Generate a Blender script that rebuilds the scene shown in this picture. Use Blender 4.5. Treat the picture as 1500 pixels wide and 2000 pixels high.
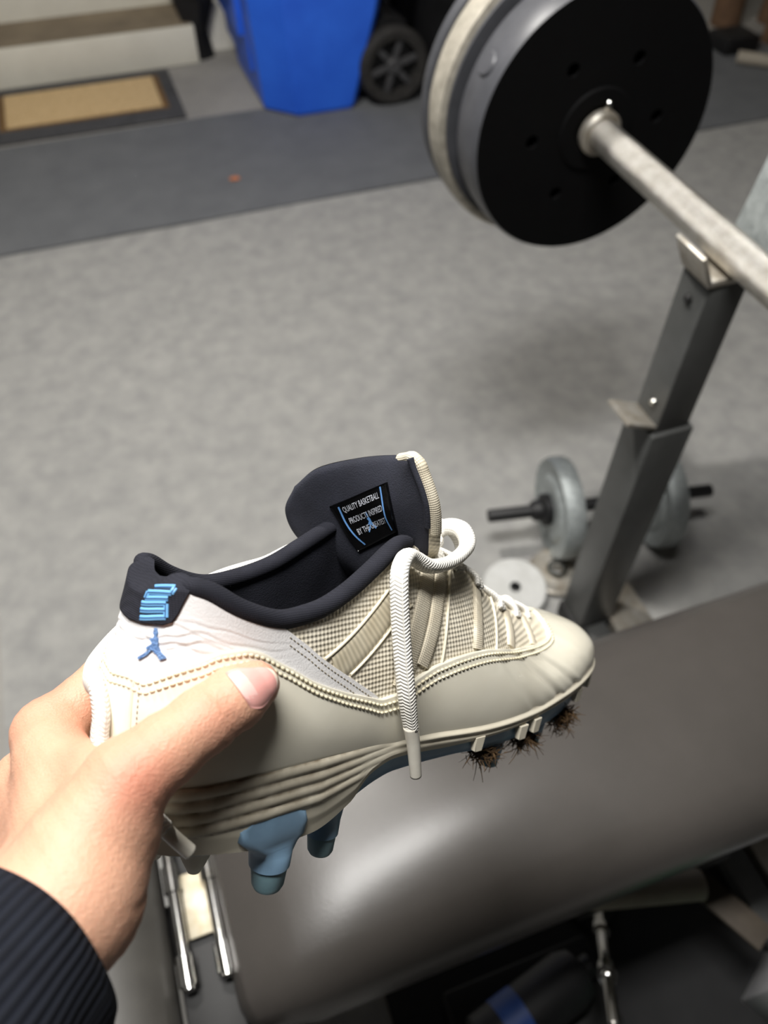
import bpy, bmesh, math, random
import numpy as np
from mathutils import Vector, Matrix
from mathutils.geometry import tessellate_polygon

for o in list(bpy.data.objects):
    bpy.data.objects.remove(o, do_unlink=True)
scene = bpy.context.scene
COL = scene.collection
random.seed(7)
RNG = np.random.default_rng(7)

# ------------------------------------------------------------------ camera
cam_d = bpy.data.cameras.new('camera')
cam = bpy.data.objects.new('camera', cam_d)
COL.objects.link(cam)
cam_d.sensor_fit = 'VERTICAL'
cam_d.sensor_height = 36.0
cam_d.lens = 27.0
cam_d.clip_start = 0.01
cam.location = (0, 0, 1.25)
cam.rotation_euler = (math.radians(90 - 51), 0, math.radians(-19.4))
cam_d.dof.use_dof = True
cam_d.dof.focus_distance = 0.33
cam_d.dof.aperture_fstop = 7.5
scene.camera = cam

# ------------------------------------------------------------------ light
world = bpy.data.worlds.new('world')
scene.world = world
world.use_nodes = True
world.node_tree.nodes['Background'].inputs[0].default_value = (0.9, 0.95, 1.0, 1)
world.node_tree.nodes['Background'].inputs[1].default_value = 0.05
LAMP_POS = (-0.12, 1.40, 2.22)
LAMP_WATTS = 72
TUBE_POS = (-0.05, 0.40, 2.36)      # fluorescent fitting over the bench
TUBE_WATTS = 27
scene.view_settings.view_transform = 'Standard'
scene.view_settings.look = 'None'
scene.view_settings.exposure = 0.55
scene.view_settings.gamma = 1.0
scene.view_settings.use_curve_mapping = False

# ------------------------------------------------------------------ helpers
def srgb(r, g, b):
    f = lambda c: ((c / 255 + 0.055) / 1.055) ** 2.4 if c > 10 else c / 255 / 12.92
    return (f(r), f(g), f(b), 1)


def mat(name, rgb, rough=0.6, metal=0.0, rgb2=None, nscale=20, ndetail=4, bump=0.0, bscale=300, coat=0.0,
        spec=0.5, sss=0.0, contrast=0.5, coatr=0.05):
    m = bpy.data.materials.new(name)
    m.use_nodes = True
    nt = m.node_tree
    b = nt.nodes['Principled BSDF']
    b.inputs['Base Color'].default_value = srgb(*rgb)
    b.inputs['Roughness'].default_value = rough
    b.inputs['Metallic'].default_value = metal
    b.inputs['Coat Weight'].default_value = coat
    b.inputs['Coat Roughness'].default_value = coatr
    b.inputs['Specular IOR Level'].default_value = spec
    if sss:
        b.inputs['Subsurface Weight'].default_value = sss
        b.inputs['Subsurface Radius'].default_value = (1.0, 0.35, 0.2)
        b.inputs['Subsurface Scale'].default_value = 0.004
    tc = nt.nodes.new('ShaderNodeTexCoord')
    m['tc'] = tc.name
    if rgb2 is not None:
        n = nt.nodes.new('ShaderNodeTexNoise')
        n.inputs['Scale'].default_value = nscale
        n.inputs['Detail'].default_value = ndetail
        n.inputs['Roughness'].default_value = 0.6
        nt.links.new(tc.outputs['Object'], n.inputs['Vector'])
        r = nt.nodes.new('ShaderNodeValToRGB')
        r.color_ramp.elements[0].position = 0.5 - contrast * 0.4
        r.color_ramp.elements[1].position = 0.5 + contrast * 0.4
        r.color_ramp.elements[0].color = srgb(*rgb2)
        r.color_ramp.elements[1].color = srgb(*rgb)
        nt.links.new(n.outputs['Fac'], r.inputs['Fac'])
        nt.links.new(r.outputs['Color'], b.inputs['Base Color'])
    if bump:
        n = nt.nodes.new('ShaderNodeTexNoise')
        n.inputs['Scale'].default_value = bscale
        n.inputs['Detail'].default_value = 3
        nt.links.new(tc.outputs['Object'], n.inputs['Vector'])
        bp = nt.nodes.new('ShaderNodeBump')
        bp.inputs['Strength'].default_value = bump
        bp.inputs['Distance'].default_value = 0.002
        nt.links.new(n.outputs['Fac'], bp.inputs['Height'])
        nt.links.new(bp.outputs['Normal'], b.inputs['Normal'])
    return m


def math_node(nt, op, a, b=None):
    n = nt.nodes.new('ShaderNodeMath')
    n.operation = op
    for i, v in enumerate((a, b)):
        if v is None:
            continue
        if isinstance(v, (int, float)):
            n.inputs[i].default_value = v
        else:
            nt.links.new(v, n.inputs[i])
    return n.outputs[0]


def weave_mat(name, rgb, rgb2, ku, kv, mode='weave', rough=0.8, strength=0.6, coord='UV', sheen=0.0, dist=0.0008, dark=0.55):
    """woven cloth from two crossed waves; UV (or object) space is in millimetres"""
    m = mat(name, rgb, rough, rgb2=rgb2, nscale=90, contrast=0.7, spec=0.25)
    nt = m.node_tree
    b = nt.nodes['Principled BSDF']
    b.inputs['Sheen Weight'].default_value = sheen
    tc = nt.nodes[m['tc']]
    sx = nt.nodes.new('ShaderNodeSeparateXYZ')
    nt.links.new(tc.outputs[coord], sx.inputs[0])
    u, v = sx.outputs[0], sx.outputs[1]
    if coord == 'Object':
        u, v = math_node(nt, 'MULTIPLY', sx.outputs[0], 1000), math_node(nt, 'MULTIPLY', sx.outputs[2], 1000)
    if mode == 'weave':
        a = math_node(nt, 'SINE', math_node(nt, 'MULTIPLY', math_node(nt, 'ADD', u, v), ku))
        c = math_node(nt, 'SINE', math_node(nt, 'MULTIPLY', math_node(nt, 'SUBTRACT', u, v), kv))
        hgt = math_node(nt, 'ADD', math_node(nt, 'MULTIPLY', math_node(nt, 'MULTIPLY', a, c), 0.5), 0.5)
    elif mode == 'braid':   # chevrons: u runs around, v along the cord
        w = math_node(nt, 'ABSOLUTE', math_node(nt, 'SUBTRACT', math_node(nt, 'MODULO', u, 6.0), 3.0))
        a = math_node(nt, 'SINE', math_node(nt, 'ADD', math_node(nt, 'MULTIPLY', v, kv), math_node(nt, 'MULTIPLY', w, ku)))
        hgt = math_node(nt, 'ADD', math_node(nt, 'MULTIPLY', a, 0.5), 0.5)
        seam = math_node(nt, 'MINIMUM', math_node(nt, 'MULTIPLY', w, 2.0), 1.0)
        hgt = math_node(nt, 'MULTIPLY', hgt, seam)
    else:                   # ribs across u
        a = math_node(nt, 'SINE', math_node(nt, 'MULTIPLY', u, ku))
        hgt = math_node(nt, 'ADD', math_node(nt, 'MULTIPLY', a, 0.5), 0.5)
    bp = nt.nodes.new('ShaderNodeBump')
    bp.inputs['Strength'].default_value = strength
    bp.inputs['Distance'].default_value = dist
    nt.links.new(hgt, bp.inputs['Height'])
    nt.links.new(bp.outputs['Normal'], b.inputs['Normal'])
    src = b.inputs['Base Color'].links[0].from_socket
    mx = nt.nodes.new('ShaderNodeMix')
    mx.data_type = 'RGBA'
    mx.blend_type = 'MULTIPLY'
    mx.inputs[0].default_value = 1.0
    nt.links.new(src, mx.inputs[6])
    g = math_node(nt, 'ADD', math_node(nt, 'MULTIPLY', hgt, 1 - dark), dark)
    cb = nt.nodes.new('ShaderNodeCombineColor')
    for i in range(3):
        nt.links.new(g, cb.inputs[i])
    nt.links.new(cb.outputs[0], mx.inputs[7])
    nt.links.new(mx.outputs[2], b.inputs['Base Color'])
    return m


def link(name, me, material=None, parent=None, smooth=True):
    o = bpy.data.objects.new(name, me)
    COL.objects.link(o)
    if material is not None and not me.materials:
        me.materials.append(material)
    if parent is not None:
        o.parent = parent
    if smooth:
        me.polygons.foreach_set('use_smooth', [True] * len(me.polygons))
    return o


def mesh(name, verts, faces, material=None, parent=None, smooth=True, uvs=None, sharp=None):
    me = bpy.data.meshes.new(name)
    me.from_pydata([tuple(map(float, v)) for v in verts], [], [tuple(map(int, f)) for f in faces])
    if uvs is not None:
        uvs = np.asarray(uvs, float)
        idx = np.zeros(len(me.loops), int)
        me.loops.foreach_get('vertex_index', idx)
        l = me.uv_layers.new(name='UVMap')
        l.data.foreach_set('uv', uvs[idx].ravel())
    me.update()
    o = link(name, me, material, parent, smooth)
    if sharp is not None:
        me.set_sharp_from_angle(angle=math.radians(sharp))
    return o


def bm_obj(name, bm, material, parent=None, smooth=True, sharp=35, recalc=True):
    if recalc:
        bmesh.ops.recalc_face_normals(bm, faces=bm.faces)
    me = bpy.data.meshes.new(name)
    bm.to_mesh(me)
    bm.free()
    o = link(name, me, material, parent, smooth)
    if smooth and sharp:
        me.set_sharp_from_angle(angle=math.radians(sharp))
    return o


def empty(name, loc=(0, 0, 0), rot=(0, 0, 0)):
    o = bpy.data.objects.new(name, None)
    COL.objects.link(o)
    o.location = loc
    o.rotation_euler = rot
    o.empty_display_size = 0.05
    return o


def tag(o, label=None, cat=None, group=None, kind=None):
    if label:
        o['label'] = label
    if cat:
        o['category'] = cat
    if group:
        o['group'] = group
    if kind:
        o['kind'] = kind
    return o


def add_box(bm, lo, hi, bev=0.0, M=None, seg=2):
    lo, hi = Vector(lo), Vector(hi)
    r = bmesh.ops.create_cube(bm, size=1.0)
    vs = r['verts']
    bmesh.ops.scale(bm, vec=hi - lo, verts=vs)
    bmesh.ops.translate(bm, vec=(lo + hi) / 2, verts=vs)
    if bev:
        es = list({e for v in vs for e in v.link_edges})
        rr = bmesh.ops.bevel(bm, geom=es, offset=bev, segments=seg, affect='EDGES', profile=0.5)
        vs = list({v for f in rr['faces'] for v in f.verts} | {v for v in vs if v.is_valid})
    if M is not None:
        bmesh.ops.transform(bm, matrix=M, verts=[v for v in vs if v.is_valid])
    return vs


def box(name, lo, hi, material, parent=None, bev=0.002, M=None, seg=2):
    bm = bmesh.new()
    add_box(bm, lo, hi, bev, M, seg)
    return bm_obj(name, bm, material, parent)


def add_lathe(bm, prof, n=48, M=None, close=True):
    """profile of (radius, z) turned about z"""
    rings = []
    for r, z in prof:
        if r < 1e-6:
            rings.append([bm.verts.new((0, 0, z))])
        else:
            rings.append([bm.verts.new((r * math.cos(2 * math.pi * k / n), r * math.sin(2 * math.pi * k / n), z)) for k in range(n)])
    for a, b in zip(rings[:-1], rings[1:]):
        if len(a) == 1 and len(b) == 1:
            continue
        for k in range(n):
            k2 = (k + 1) % n
            if len(a) == 1:
                bm.faces.new((a[0], b[k], b[k2]))
            elif len(b) == 1:
                bm.faces.new((a[k], b[0], a[k2]))
            else:
                bm.faces.new((a[k], b[k], b[k2], a[k2]))
    vs = [v for r in rings for v in r]
    if M is not None:
        bmesh.ops.transform(bm, matrix=M, verts=vs)
    return vs


def lathe(name, prof, material, parent=None, n=48, M=None, sharp=35):
    bm = bmesh.new()
    add_lathe(bm, prof, n, M)
    return bm_obj(name, bm, material, parent, sharp=sharp)


def spline(pts, n):
    """Catmull-Rom through the points, n samples, roughly even spacing"""
    p = np.asarray(pts, float)
    P = np.vstack([2 * p[0] - p[1], p, 2 * p[-1] - p[-2]])
    out = []
    for i in range(len(p) - 1):
        a, b, c, d = P[i:i + 4]
        t = np.linspace(0, 1, 24, endpoint=False)[:, None]
        out.append(0.5 * (2 * b + (c - a) * t + (2 * a - 5 * b + 4 * c - d) * t ** 2 + (3 * b - a - 3 * c + d) * t ** 3))
    out = np.vstack(out + [p[-1:]])
    L = np.concatenate([[0], np.cumsum(np.linalg.norm(np.diff(out, axis=0), axis=1))])
    s = np.linspace(0, L[-1], n)
    return np.stack([np.interp(s, L, out[:, k]) for k in range(out.shape[1])], 1)


def tube_data(path, ra, rb=None, m=14, up=None, caps=True):
    """swept elliptical tube; ra/rb radii (scalar or per sample). returns verts, faces, uvs(mm if path in mm)"""
    p = np.asarray(path, float)
    n = len(p)
    ra = np.broadcast_to(np.asarray(ra, float), (n,))
    rb = ra if rb is None else np.broadcast_to(np.asarray(rb, float), (n,))
    t = np.gradient(p, axis=0)
    t /= np.linalg.norm(t, axis=1)[:, None] + 1e-12
    if up is None:
        up = np.array([0, 0, 1.0]) if abs(t[0][2]) < 0.9 else np.array([1.0, 0, 0])
    ups = np.broadcast_to(np.asarray(up, float), (n, 3)) if np.ndim(up) == 2 else None
    N = np.zeros((n, 3))
    prev = np.asarray(up if ups is None else ups[0], float)
    for i in range(n):
        ref = prev if ups is None else ups[i]
        v = ref - t[i] * (ref @ t[i])
        N[i] = v / (np.linalg.norm(v) + 1e-12)
        prev = N[i]
    Bn = np.cross(t, N)
    L = np.concatenate([[0], np.cumsum(np.linalg.norm(np.diff(p, axis=0), axis=1))])
    verts, uvs = [], []
    per = 2 * math.pi * float((ra.mean() + rb.mean()) / 2)
    for i in range(n):
        for k in range(m + 1):
            a = 2 * math.pi * k / m
            if k < m:
                verts.append(p[i] + N[i] * ra[i] * math.cos(a) + Bn[i] * rb[i] * math.sin(a))
            uvs.append((per * k / m, L[i]))
    faces, fuv = [], []
    for i in range(n - 1):
        for k in range(m):
            k2 = (k + 1) % m
            faces.append((i * m + k, i * m + k2, (i + 1) * m + k2, (i + 1) * m + k))
            fuv.append((i * (m + 1) + k, i * (m + 1) + k + 1, (i + 1) * (m + 1) + k + 1, (i + 1) * (m + 1) + k))
    if caps:
        faces.append(tuple(range(m))[::-1])
        fuv.append(tuple(range(m))[::-1])
        faces.append(tuple((n - 1) * m + k for k in range(m)))
        fuv.append(tuple((n - 1) * (m + 1) + k for k in range(m)))
    return np.array(verts), faces, np.array(uvs), fuv


def tube(name, path, ra, rb=None, m=14, up=None, material=None, parent=None, conv=None, caps=True, uvscale=1.0):
    v, f, uv, fuv = tube_data(path, ra, rb, m, up, caps)
    if conv is not None:
        v = conv(v)
    me = bpy.data.meshes.new(name)
    me.from_pydata([tuple(map(float, q)) for q in v], [], [tuple(map(int, q)) for q in f])
    l = me.uv_layers.new(name='UVMap')
    flat = np.array([uv[j] for q in fuv for j in q]) * uvscale
    l.data.foreach_set('uv', flat.ravel())
    bm = bmesh.new()
    bm.from_mesh(me)
    bmesh.ops.recalc_face_normals(bm, faces=bm.faces)
    bm.to_mesh(me)
    bm.free()
    return link(name, me, material, parent)


def align(a, b):
    """matrix that carries the z axis onto the line a->b, origin at a"""
    a, b = Vector(a), Vector(b)
    return Matrix.Translation(a) @ (b - a).to_track_quat('Z', 'Y').to_matrix().to_4x4()


def tube2(name, a, b, r, material, parent=None, n=24, ends=0.002):
    L = (Vector(b) - Vector(a)).length
    return lathe(name, [(0, 0), (r - ends, 0), (r, ends), (r, L - ends), (r - ends, L), (0, L)], material, parent, n, align(a, b))

# ------------------------------------------------------------------ materials
M_carpet = mat('carpet_pile', (178, 177, 173), 0.95, rgb2=(142, 142, 141), nscale=20, ndetail=9, bump=0.9, bscale=420, contrast=0.8, spec=0.1)
M_runner = mat('rubber_runner', (116, 118, 120), 0.8, rgb2=(99, 101, 104), nscale=9, ndetail=8, bump=0.3, bscale=500, contrast=0.8, spec=0.2)
M_concrete = mat('concrete_floor', (172, 169, 163), 0.85, rgb2=(132, 130, 126), nscale=5, ndetail=8, bump=0.2, bscale=120, contrast=0.9)
M_wall = mat('painted_wall', (222, 220, 212), 0.85, rgb2=(204, 202, 194), nscale=4, ndetail=6)
M_ceil = mat('ceiling_boards', (78, 72, 64), 0.9, rgb2=(62, 57, 50), nscale=3)
M_block = mat('bare_block_wall', (66, 66, 66), 0.9, rgb2=(54, 54, 54), nscale=6, ndetail=6)
M_step = mat('painted_step', (232, 229, 215), 0.8, rgb2=(212, 208, 194), nscale=9, ndetail=8, contrast=0.9)
M_tread = mat('worn_tread', (150, 136, 114), 0.9, rgb2=(122, 110, 92), nscale=8, ndetail=8)
M_matrub = mat('doormat_rubber', (78, 78, 80), 0.85, rgb2=(58, 58, 60), nscale=40)
M_coir = mat('doormat_tan', (232, 204, 156), 0.95, rgb2=(204, 174, 126), nscale=120, bump=0.8, bscale=700)
M_bin = mat('blue_plastic', (48, 114, 244), 0.42, rgb2=(38, 98, 226), nscale=6, bump=0.05, bscale=900)
M_blackpl = mat('black_plastic', (22, 22, 24), 0.55, rgb2=(14, 14, 16), nscale=30)
M_tyre = mat('wheel_tyre', (52, 50, 48), 0.8, rgb2=(32, 31, 30), nscale=50)
M_spoke = mat('wheel_grey', (70, 70, 72), 0.45)
M_plate = mat('plate_black', (8, 8, 9), 0.75, rgb2=(6, 6, 7), nscale=30, spec=0.15)
M_plategrey = mat('plate_grey_rim', (88, 89, 94), 0.42, rgb2=(64, 65, 69), nscale=26, ndetail=6, contrast=0.9)
M_iron = mat('cast_iron_silver', (206, 200, 186), 0.55, metal=0.2, rgb2=(128, 122, 110), nscale=60, ndetail=8, bump=0.5, bscale=600, contrast=0.9)
M_bar = mat('knurled_steel', (232, 230, 224), 0.32, metal=0.9, rgb2=(176, 170, 158), nscale=70, ndetail=8, bump=0.6, bscale=1600, contrast=0.9)
M_chrome = mat('chrome', (210, 210, 210), 0.16, metal=1.0, rgb2=(170, 168, 160), nscale=40)
M_rust = mat('worn_zinc', (190, 187, 180), 0.42, metal=0.6, rgb2=(156, 146, 130), nscale=50, ndetail=6)
M_post = mat('grey_powder_coat', (82, 83, 82), 0.42, rgb2=(72, 73, 72), nscale=24, spec=0.4)
M_vinyl = mat('grey_vinyl', (80, 76, 73), 0.32, rgb2=(68, 65, 62), nscale=12, ndetail=7, bump=0.08, bscale=500, contrast=0.9, spec=0.5)
M_vinyld = mat('dark_vinyl', (74, 72, 68), 0.5, rgb2=(60, 58, 55), nscale=14)
M_dark = mat('dark_frame', (30, 30, 30), 0.6, rgb2=(20, 20, 20), nscale=30)
M_dbgrey = mat('dumbbell_hammertone', (176, 182, 182), 0.5, metal=0.3, rgb2=(140, 146, 146), nscale=90, bump=0.3, bscale=900)
M_white = mat('white_enamel', (214, 215, 213), 0.4, rgb2=(190, 190, 186), nscale=40, ndetail=6, contrast=0.8)
M_brown = mat('brown_card', (120, 92, 68), 0.85, rgb2=(92, 70, 52), nscale=25)
M_tan = mat('tan_rim', (190, 158, 120), 0.8, rgb2=(160, 130, 96), nscale=40)
M_pale = mat('pale_tube', (168, 160, 146), 0.7, rgb2=(150, 142, 128), nscale=20)
M_green = mat('green_plastic_film', (40, 120, 84), 0.35, rgb2=(24, 84, 60), nscale=30)
M_lblue = mat('blue_label', (40, 78, 150), 0.5, rgb2=(34, 66, 132), nscale=40)
M_boxw = mat('white_carton', (190, 190, 192), 0.6, rgb2=(170, 170, 172), nscale=20)
M_ink = mat('white_print', (200, 204, 212), 0.6, rgb2=(186, 190, 198), nscale=40)

# ------------------------------------------------------------------ the room
tag(box('floor', (-2.6, -2.2, -0.08), (3.7, 4.6, 0.0), M_concrete, bev=0), kind='structure')
tag(box('ceiling', (-2.6, -2.2, 2.42), (3.7, 4.6, 2.5), M_ceil, bev=0), kind='structure')
tag(box('wall_left', (-2.7, -2.2, 0), (-2.6, 4.6, 2.42), M_block, bev=0), kind='structure')
tag(box('wall_right', (3.7, -2.2, 0), (3.8, 4.6, 2.42), M_block, bev=0), kind='structure')
tag(box('wall_front', (-2.6, -2.3, 0), (3.7, -2.2, 2.42), M_block, bev=0), kind='structure')
tag(box('wall_back', (0.43, 3.47, 0), (3.7, 3.6, 2.42), M_wall, bev=0), kind='structure')
tag(box('wall_stairwell', (-2.6, 4.5, 0), (0.43, 4.6, 2.42), M_wall, bev=0), kind='structure')

def slab_sheet(name, x0, x1, y0, y1, z0, z1, m, seg=40, jit=0.0):
    """flat mat with a slightly wavy edge"""
    vs, fs = [], []
    top = []
    n = seg
    for k in range(n + 1):
        t = k / n
        top.append((x0 + (x1 - x0) * t, y0 + jit * math.sin(t * 37) * RNG.uniform(0.3, 1)))
    for k in range(n + 1):
        t = 1 - k / n
        top.append((x0 + (x1 - x0) * t, y1 + jit * math.sin(t * 29 + 1) * RNG.uniform(0.3, 1)))
    N = len(top)
    vs = [(x, y, z1) for x, y in top] + [(x, y, z0) for x, y in top]
    fs = [tuple(range(N))] + [(k, (k + 1) % N, N + (k + 1) % N, N + k)[::-1] for k in range(N)]
    return mesh(name, vs, fs, m, smooth=False)

tag(slab_sheet('carpet', -0.43, 3.65, -1.9, 2.19, 0.0, 0.007, M_carpet, jit=0.003), 'large grey speckled carpet under the weight bench', 'carpet')
tag(slab_sheet('side_carpet', -2.5, -0.445, -1.9, 2.19, 0.0, 0.006, mat('blue_grey_carpet', (152, 156, 162), 0.95, rgb2=(130, 134, 140), nscale=30, bump=0.6, bscale=400), jit=0.002),
    'pale blue-grey floor mat at the left edge of the large carpet', 'mat')
tag(slab_sheet('rubber_runner', -2.5, 3.65, 2.2, 2.865, 0.0, 0.009, M_runner, jit=0.004), 'long dark grey rubber runner in front of the doormat and bin', 'runner')

# the concrete steps behind the doormat
for i, (y0, y1, z0, z1) in enumerate(((3.36, 3.62, 0, 0.135), (3.62, 4.5, 0, 0.30))):
    st = box('trim_step_%d' % (i + 1), (-2.6, y0, z0), (0.41, y1, z1), M_step, bev=0.008)
    tag(st, kind='structure')
    t = box('tread', (-2.6, y0 + 0.012, z1), (0.40, y1 - 0.001, z1 + 0.002), M_tread if i == 0 else M_step, st, bev=0)

# ------------------------------------------------------------------ doormat
dm = empty('doormat', (0, 0, 0))
tag(dm, 'black rubber doormat with a ribbed tan centre before the pale step', 'doormat')
box('rubber_border', (-0.60, 2.895, 0.0), (0.275, 3.325, 0.014), M_matrub, dm, bev=0.006)
for k in range(12):
    y = 2.988 + k * 0.0222
    box('tan_rib', (-0.335, y, 0.012), (0.206, y + 0.0150, 0.024), M_coir, dm, bev=0.004)
box('back_rib', (-0.36, 2.975, 0.012), (0.228, 3.268, 0.0155), mat('mat_groove', (128, 98, 60), 0.95, rgb2=(104, 78, 46), nscale=80), dm, bev=0.002)

# ------------------------------------------------------------------ recycling bin
bn = empty('recycling_bin', (0.75, 3.08, 0.0095))
tag(bn, 'tall blue plastic wheeled bin standing on the floor by the pale wall', 'bin')
bn_o = Vector((0.75, 3.08, 0))
def ring(z, x0, x1, y0, y1, c):
    return [(x0 + c, y0, z), (x1 - 0.02, y0, z), (x1, y0 + 0.02, z), (x1, y1 - 0.02, z), (x1 - 0.02, y1, z), (x0 + c, y1, z), (x0, y1 - c, z), (x0, y0 + c, z)]
rings = [ring(0.0, 0.555, 0.862, 2.760, 3.36, 0.095), ring(0.012, 0.548, 0.868, 2.754, 3.37, 0.095), ring(0.30, 0.528, 0.95, 2.742, 3.385, 0.095),
         ring(0.55, 0.512, 1.0, 2.73, 3.40, 0.09), ring(0.92, 0.485, 1.06, 2.715, 3.42, 0.085), ring(0.925, 0.45, 1.09, 2.69, 3.44, 0.085), ring(0.985, 0.45, 1.09, 2.69, 3.44, 0.085)]
vs = [Vector(p) - bn_o for r in rings for p in r]
fs = [tuple(range(8))[::-1], tuple(range(48, 56))]
for i in range(6):
    fs += [(i * 8 + k, i * 8 + (k + 1) % 8, i * 8 + 8 + (k + 1) % 8, i * 8 + 8 + k) for k in range(8)]
mesh('body', vs, fs, M_bin, bn, smooth=False)
for k, (z, d) in enumerate(((0.10, 0.016), (0.20, 0.030), (0.31, 0.045), (0.42, 0.06))):   # stepped ribs on the lit side
    x0 = 0.552 - 0.06 * z / 0.9 - 0.0
    box('side_rib', Vector((x0 - d, 2.93 + 0.05 * k, z)) - bn_o, Vector((x0 + 0.03, 3.34, z + 0.5)) - bn_o, M_bin, bn, bev=0.006)
lid = box('lid', Vector((0.43, 2.67, 0.985)) - bn_o, Vector((1.11, 3.46, 1.03)) - bn_o, M_bin, bn, bev=0.015)
box('handle', Vector((1.10, 2.8, 0.93)) - bn_o, Vector((1.15, 3.34, 0.96)) - bn_o, M_bin, bn, bev=0.01)
def bin_wheel(y):
    c = Vector((1.003, y, 0.127)) - bn_o
    MM = Matrix.Translation(c) @ Matrix.Rotation(math.radians(90), 4, 'X')
    tyre = lathe('wheel_tyre', [(0.088, -0.022), (0.112, -0.026), (0.124, -0.018), (0.127, 0), (0.124, 0.018), (0.112, 0.026), (0.088, 0.022), (0.088, -0.022)], M_tyre, bn, 48, MM)
    bm = bmesh.new()
    add_lathe(bm, [(0.0, 0.02), (0.022, 0.02), (0.028, 0.012), (0.028, -0.012), (0.0, -0.012)], 24, MM)
    bm_obj('wheel_hub', bm, M_spoke, tyre)
    for k in range(6):
        bm = bmesh.new()
        R6 = MM @ Matrix.Rotation(math.radians(60 * k + 14), 4, 'Z')
        add_box(bm, (0.02, -0.011, -0.008), (0.094, 0.011, 0.012), 0.004, R6)
        bm_obj('wheel_spoke', bm, M_spoke, tyre)
    lathe('wheel_back', [(0, -0.02), (0.09, -0.02), (0.09, -0.014), (0, -0.014)], M_blackpl, tyre, 32, MM)
bin_wheel(2.752)
bin_wheel(3.34)
tube2('axle', Vector((1.003, 2.75, 0.127)) - bn_o, Vector((1.003, 3.35, 0.127)) - bn_o, 0.012, M_spoke, bn)
mesh('wheel_arch', [Vector(p) - bn_o for p in ((0.86, 2.775, 0.02), (0.90, 2.775, 0.22), (0.98, 2.775, 0.275), (1.06, 2.775, 0.25), (1.06, 3.3, 0.25), (0.98, 3.3, 0.275), (0.90, 3.3, 0.22), (0.86, 3.3, 0.02))],
     [(0, 1, 6, 7), (1, 2, 5, 6), (2, 3, 4, 5), (0, 1, 2, 3)], M_blackpl, bn, smooth=False)

# crumpled black bag next to the step, dark sack behind the bin
def blob(name, c, rad, m, amp=0.18, n=5, seed=1, squash=None):
    bm = bmesh.new()
    bmesh.ops.create_icosphere(bm, subdivisions=4, radius=1.0)
    r = np.random.default_rng(seed)
    ks = r.normal(size=(n * 3, 3)) * 3.2
    ph = r.uniform(0, 6.28, n * 3)
    for v in bm.verts:
        p = np.array(v.co)
        d = sum(math.sin(k @ p + f) for k, f in zip(ks, ph)) / (n * 3) ** 0.5
        q = p * (1 + amp * d)
        v.co = (q[0] * rad[0], q[1] * rad[1], max(q[2], -0.92) * rad[2])
    o = bm_obj(name, bm, m, sharp=0)
    o.location = c
    return o

sb = mesh('strap_bag', [(-0.04, 0, 0.0), (0.0, -0.015, 0.0), (0.045, 0.01, 0.0), (-0.055, 0.0, 0.10), (-0.005, -0.02, 0.10), (0.03, 0.01, 0.10),
                        (-0.085, 0.01, 0.22), (0.01, -0.03, 0.20), (0.075, 0.01, 0.21), (-0.11, 0.01, 0.32), (-0.06, -0.03, 0.33), (0.0, 0.01, 0.33),
                        (-0.15, 0.01, 0.5), (-0.10, -0.03, 0.5), (-0.02, 0.01, 0.5), (-0.03, 0.03, 0.0), (-0.05, 0.035, 0.2), (-0.08, 0.035, 0.5)],
          [(0, 1, 4, 3), (1, 2, 5, 4), (3, 4, 7, 6), (4, 5, 8, 7), (6, 7, 10, 9), (7, 8, 11, 10), (9, 10, 13, 12), (10, 11, 14, 13),
           (0, 3, 6, 16, 15), (6, 9, 12, 17, 16), (2, 15, 16, 8, 5), (8, 16, 17, 14, 11), (0, 15, 2, 1), (12, 13, 14, 17)], M_blackpl, smooth=False)
sb.location = (0.435, 3.40, 0.0)
tag(sb, 'narrow black cloth bag hanging beside the end of the pale step', 'bag')
tag(blob('rubbish_sack', (1.40, 3.10, 0.295), (0.25, 0.28, 0.32), M_blackpl, 0.12, seed=4), 'dark rubbish sack behind the wheel of the blue bin', 'sack')

# odds and ends by the right edge of the frame, beyond the barbell plates
def card_tube(x, y, h, r, lean, label):
    o = empty('card_tube', (x, y, 0), (0, lean, 0))
    tag(o, label, 'tube', 'brown tubes beyond the barbell')
    lathe('tube_wall', [(r * 0.72, 0), (r, 0), (r, h - 0.012), (r * 0.72, h - 0.012), (r * 0.72, 0)], M_brown, o, 28)
    lathe('tube_rim', [(r * 0.7, h - 0.014), (r * 1.06, h - 0.014), (r * 1.08, h), (r * 0.7, h), (r * 0.7, h - 0.014)], M_tan, o, 28)
card_tube(2.62, 3.02, 0.27, 0.062, -0.06, 'brown cardboard tube with open tan rim, left of two, upper right')
card_tube(2.83, 2.98, 0.30, 0.062, 0.05, 'brown cardboard tube with open tan rim, right of two, upper right')
bx = box('black_case', (-0.06, -0.06, 0), (0.10, 0.08, 0.06), M_blackpl, None, bev=0.012); bx.location = (2.45, 2.76, 0.009)
tag(bx, 'small black case on the floor right of the barbell plates', 'case')
cb = empty('carton', (2.86, 2.70, 0), (0, 0, 0.12))
tag(cb, 'low brown cardboard carton at the far right edge', 'carton')
box('carton_body', (-0.22, -0.12, 0.009), (0.22, 0.12, 0.11), M_brown, cb, bev=0.004)
box('carton_flap', (-0.23, -0.13, 0.111), (0.10, 0.0, 0.115), M_tan, cb, bev=0.001, M=Matrix.Rotation(-0.1, 4, 'X'))
box('carton_tape', (0.0, -0.122, 0.09), (0.22, -0.119, 0.105), M_boxw, cb, bev=0.0)
pt = tube2('pale_pipe', (2.40, 2.64, 0.032), (2.78, 2.30, 0.032), 0.023, M_pale)
tag(pt, 'pale plastic pipe lying on the dark runner at right edge', 'pipe')

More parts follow.
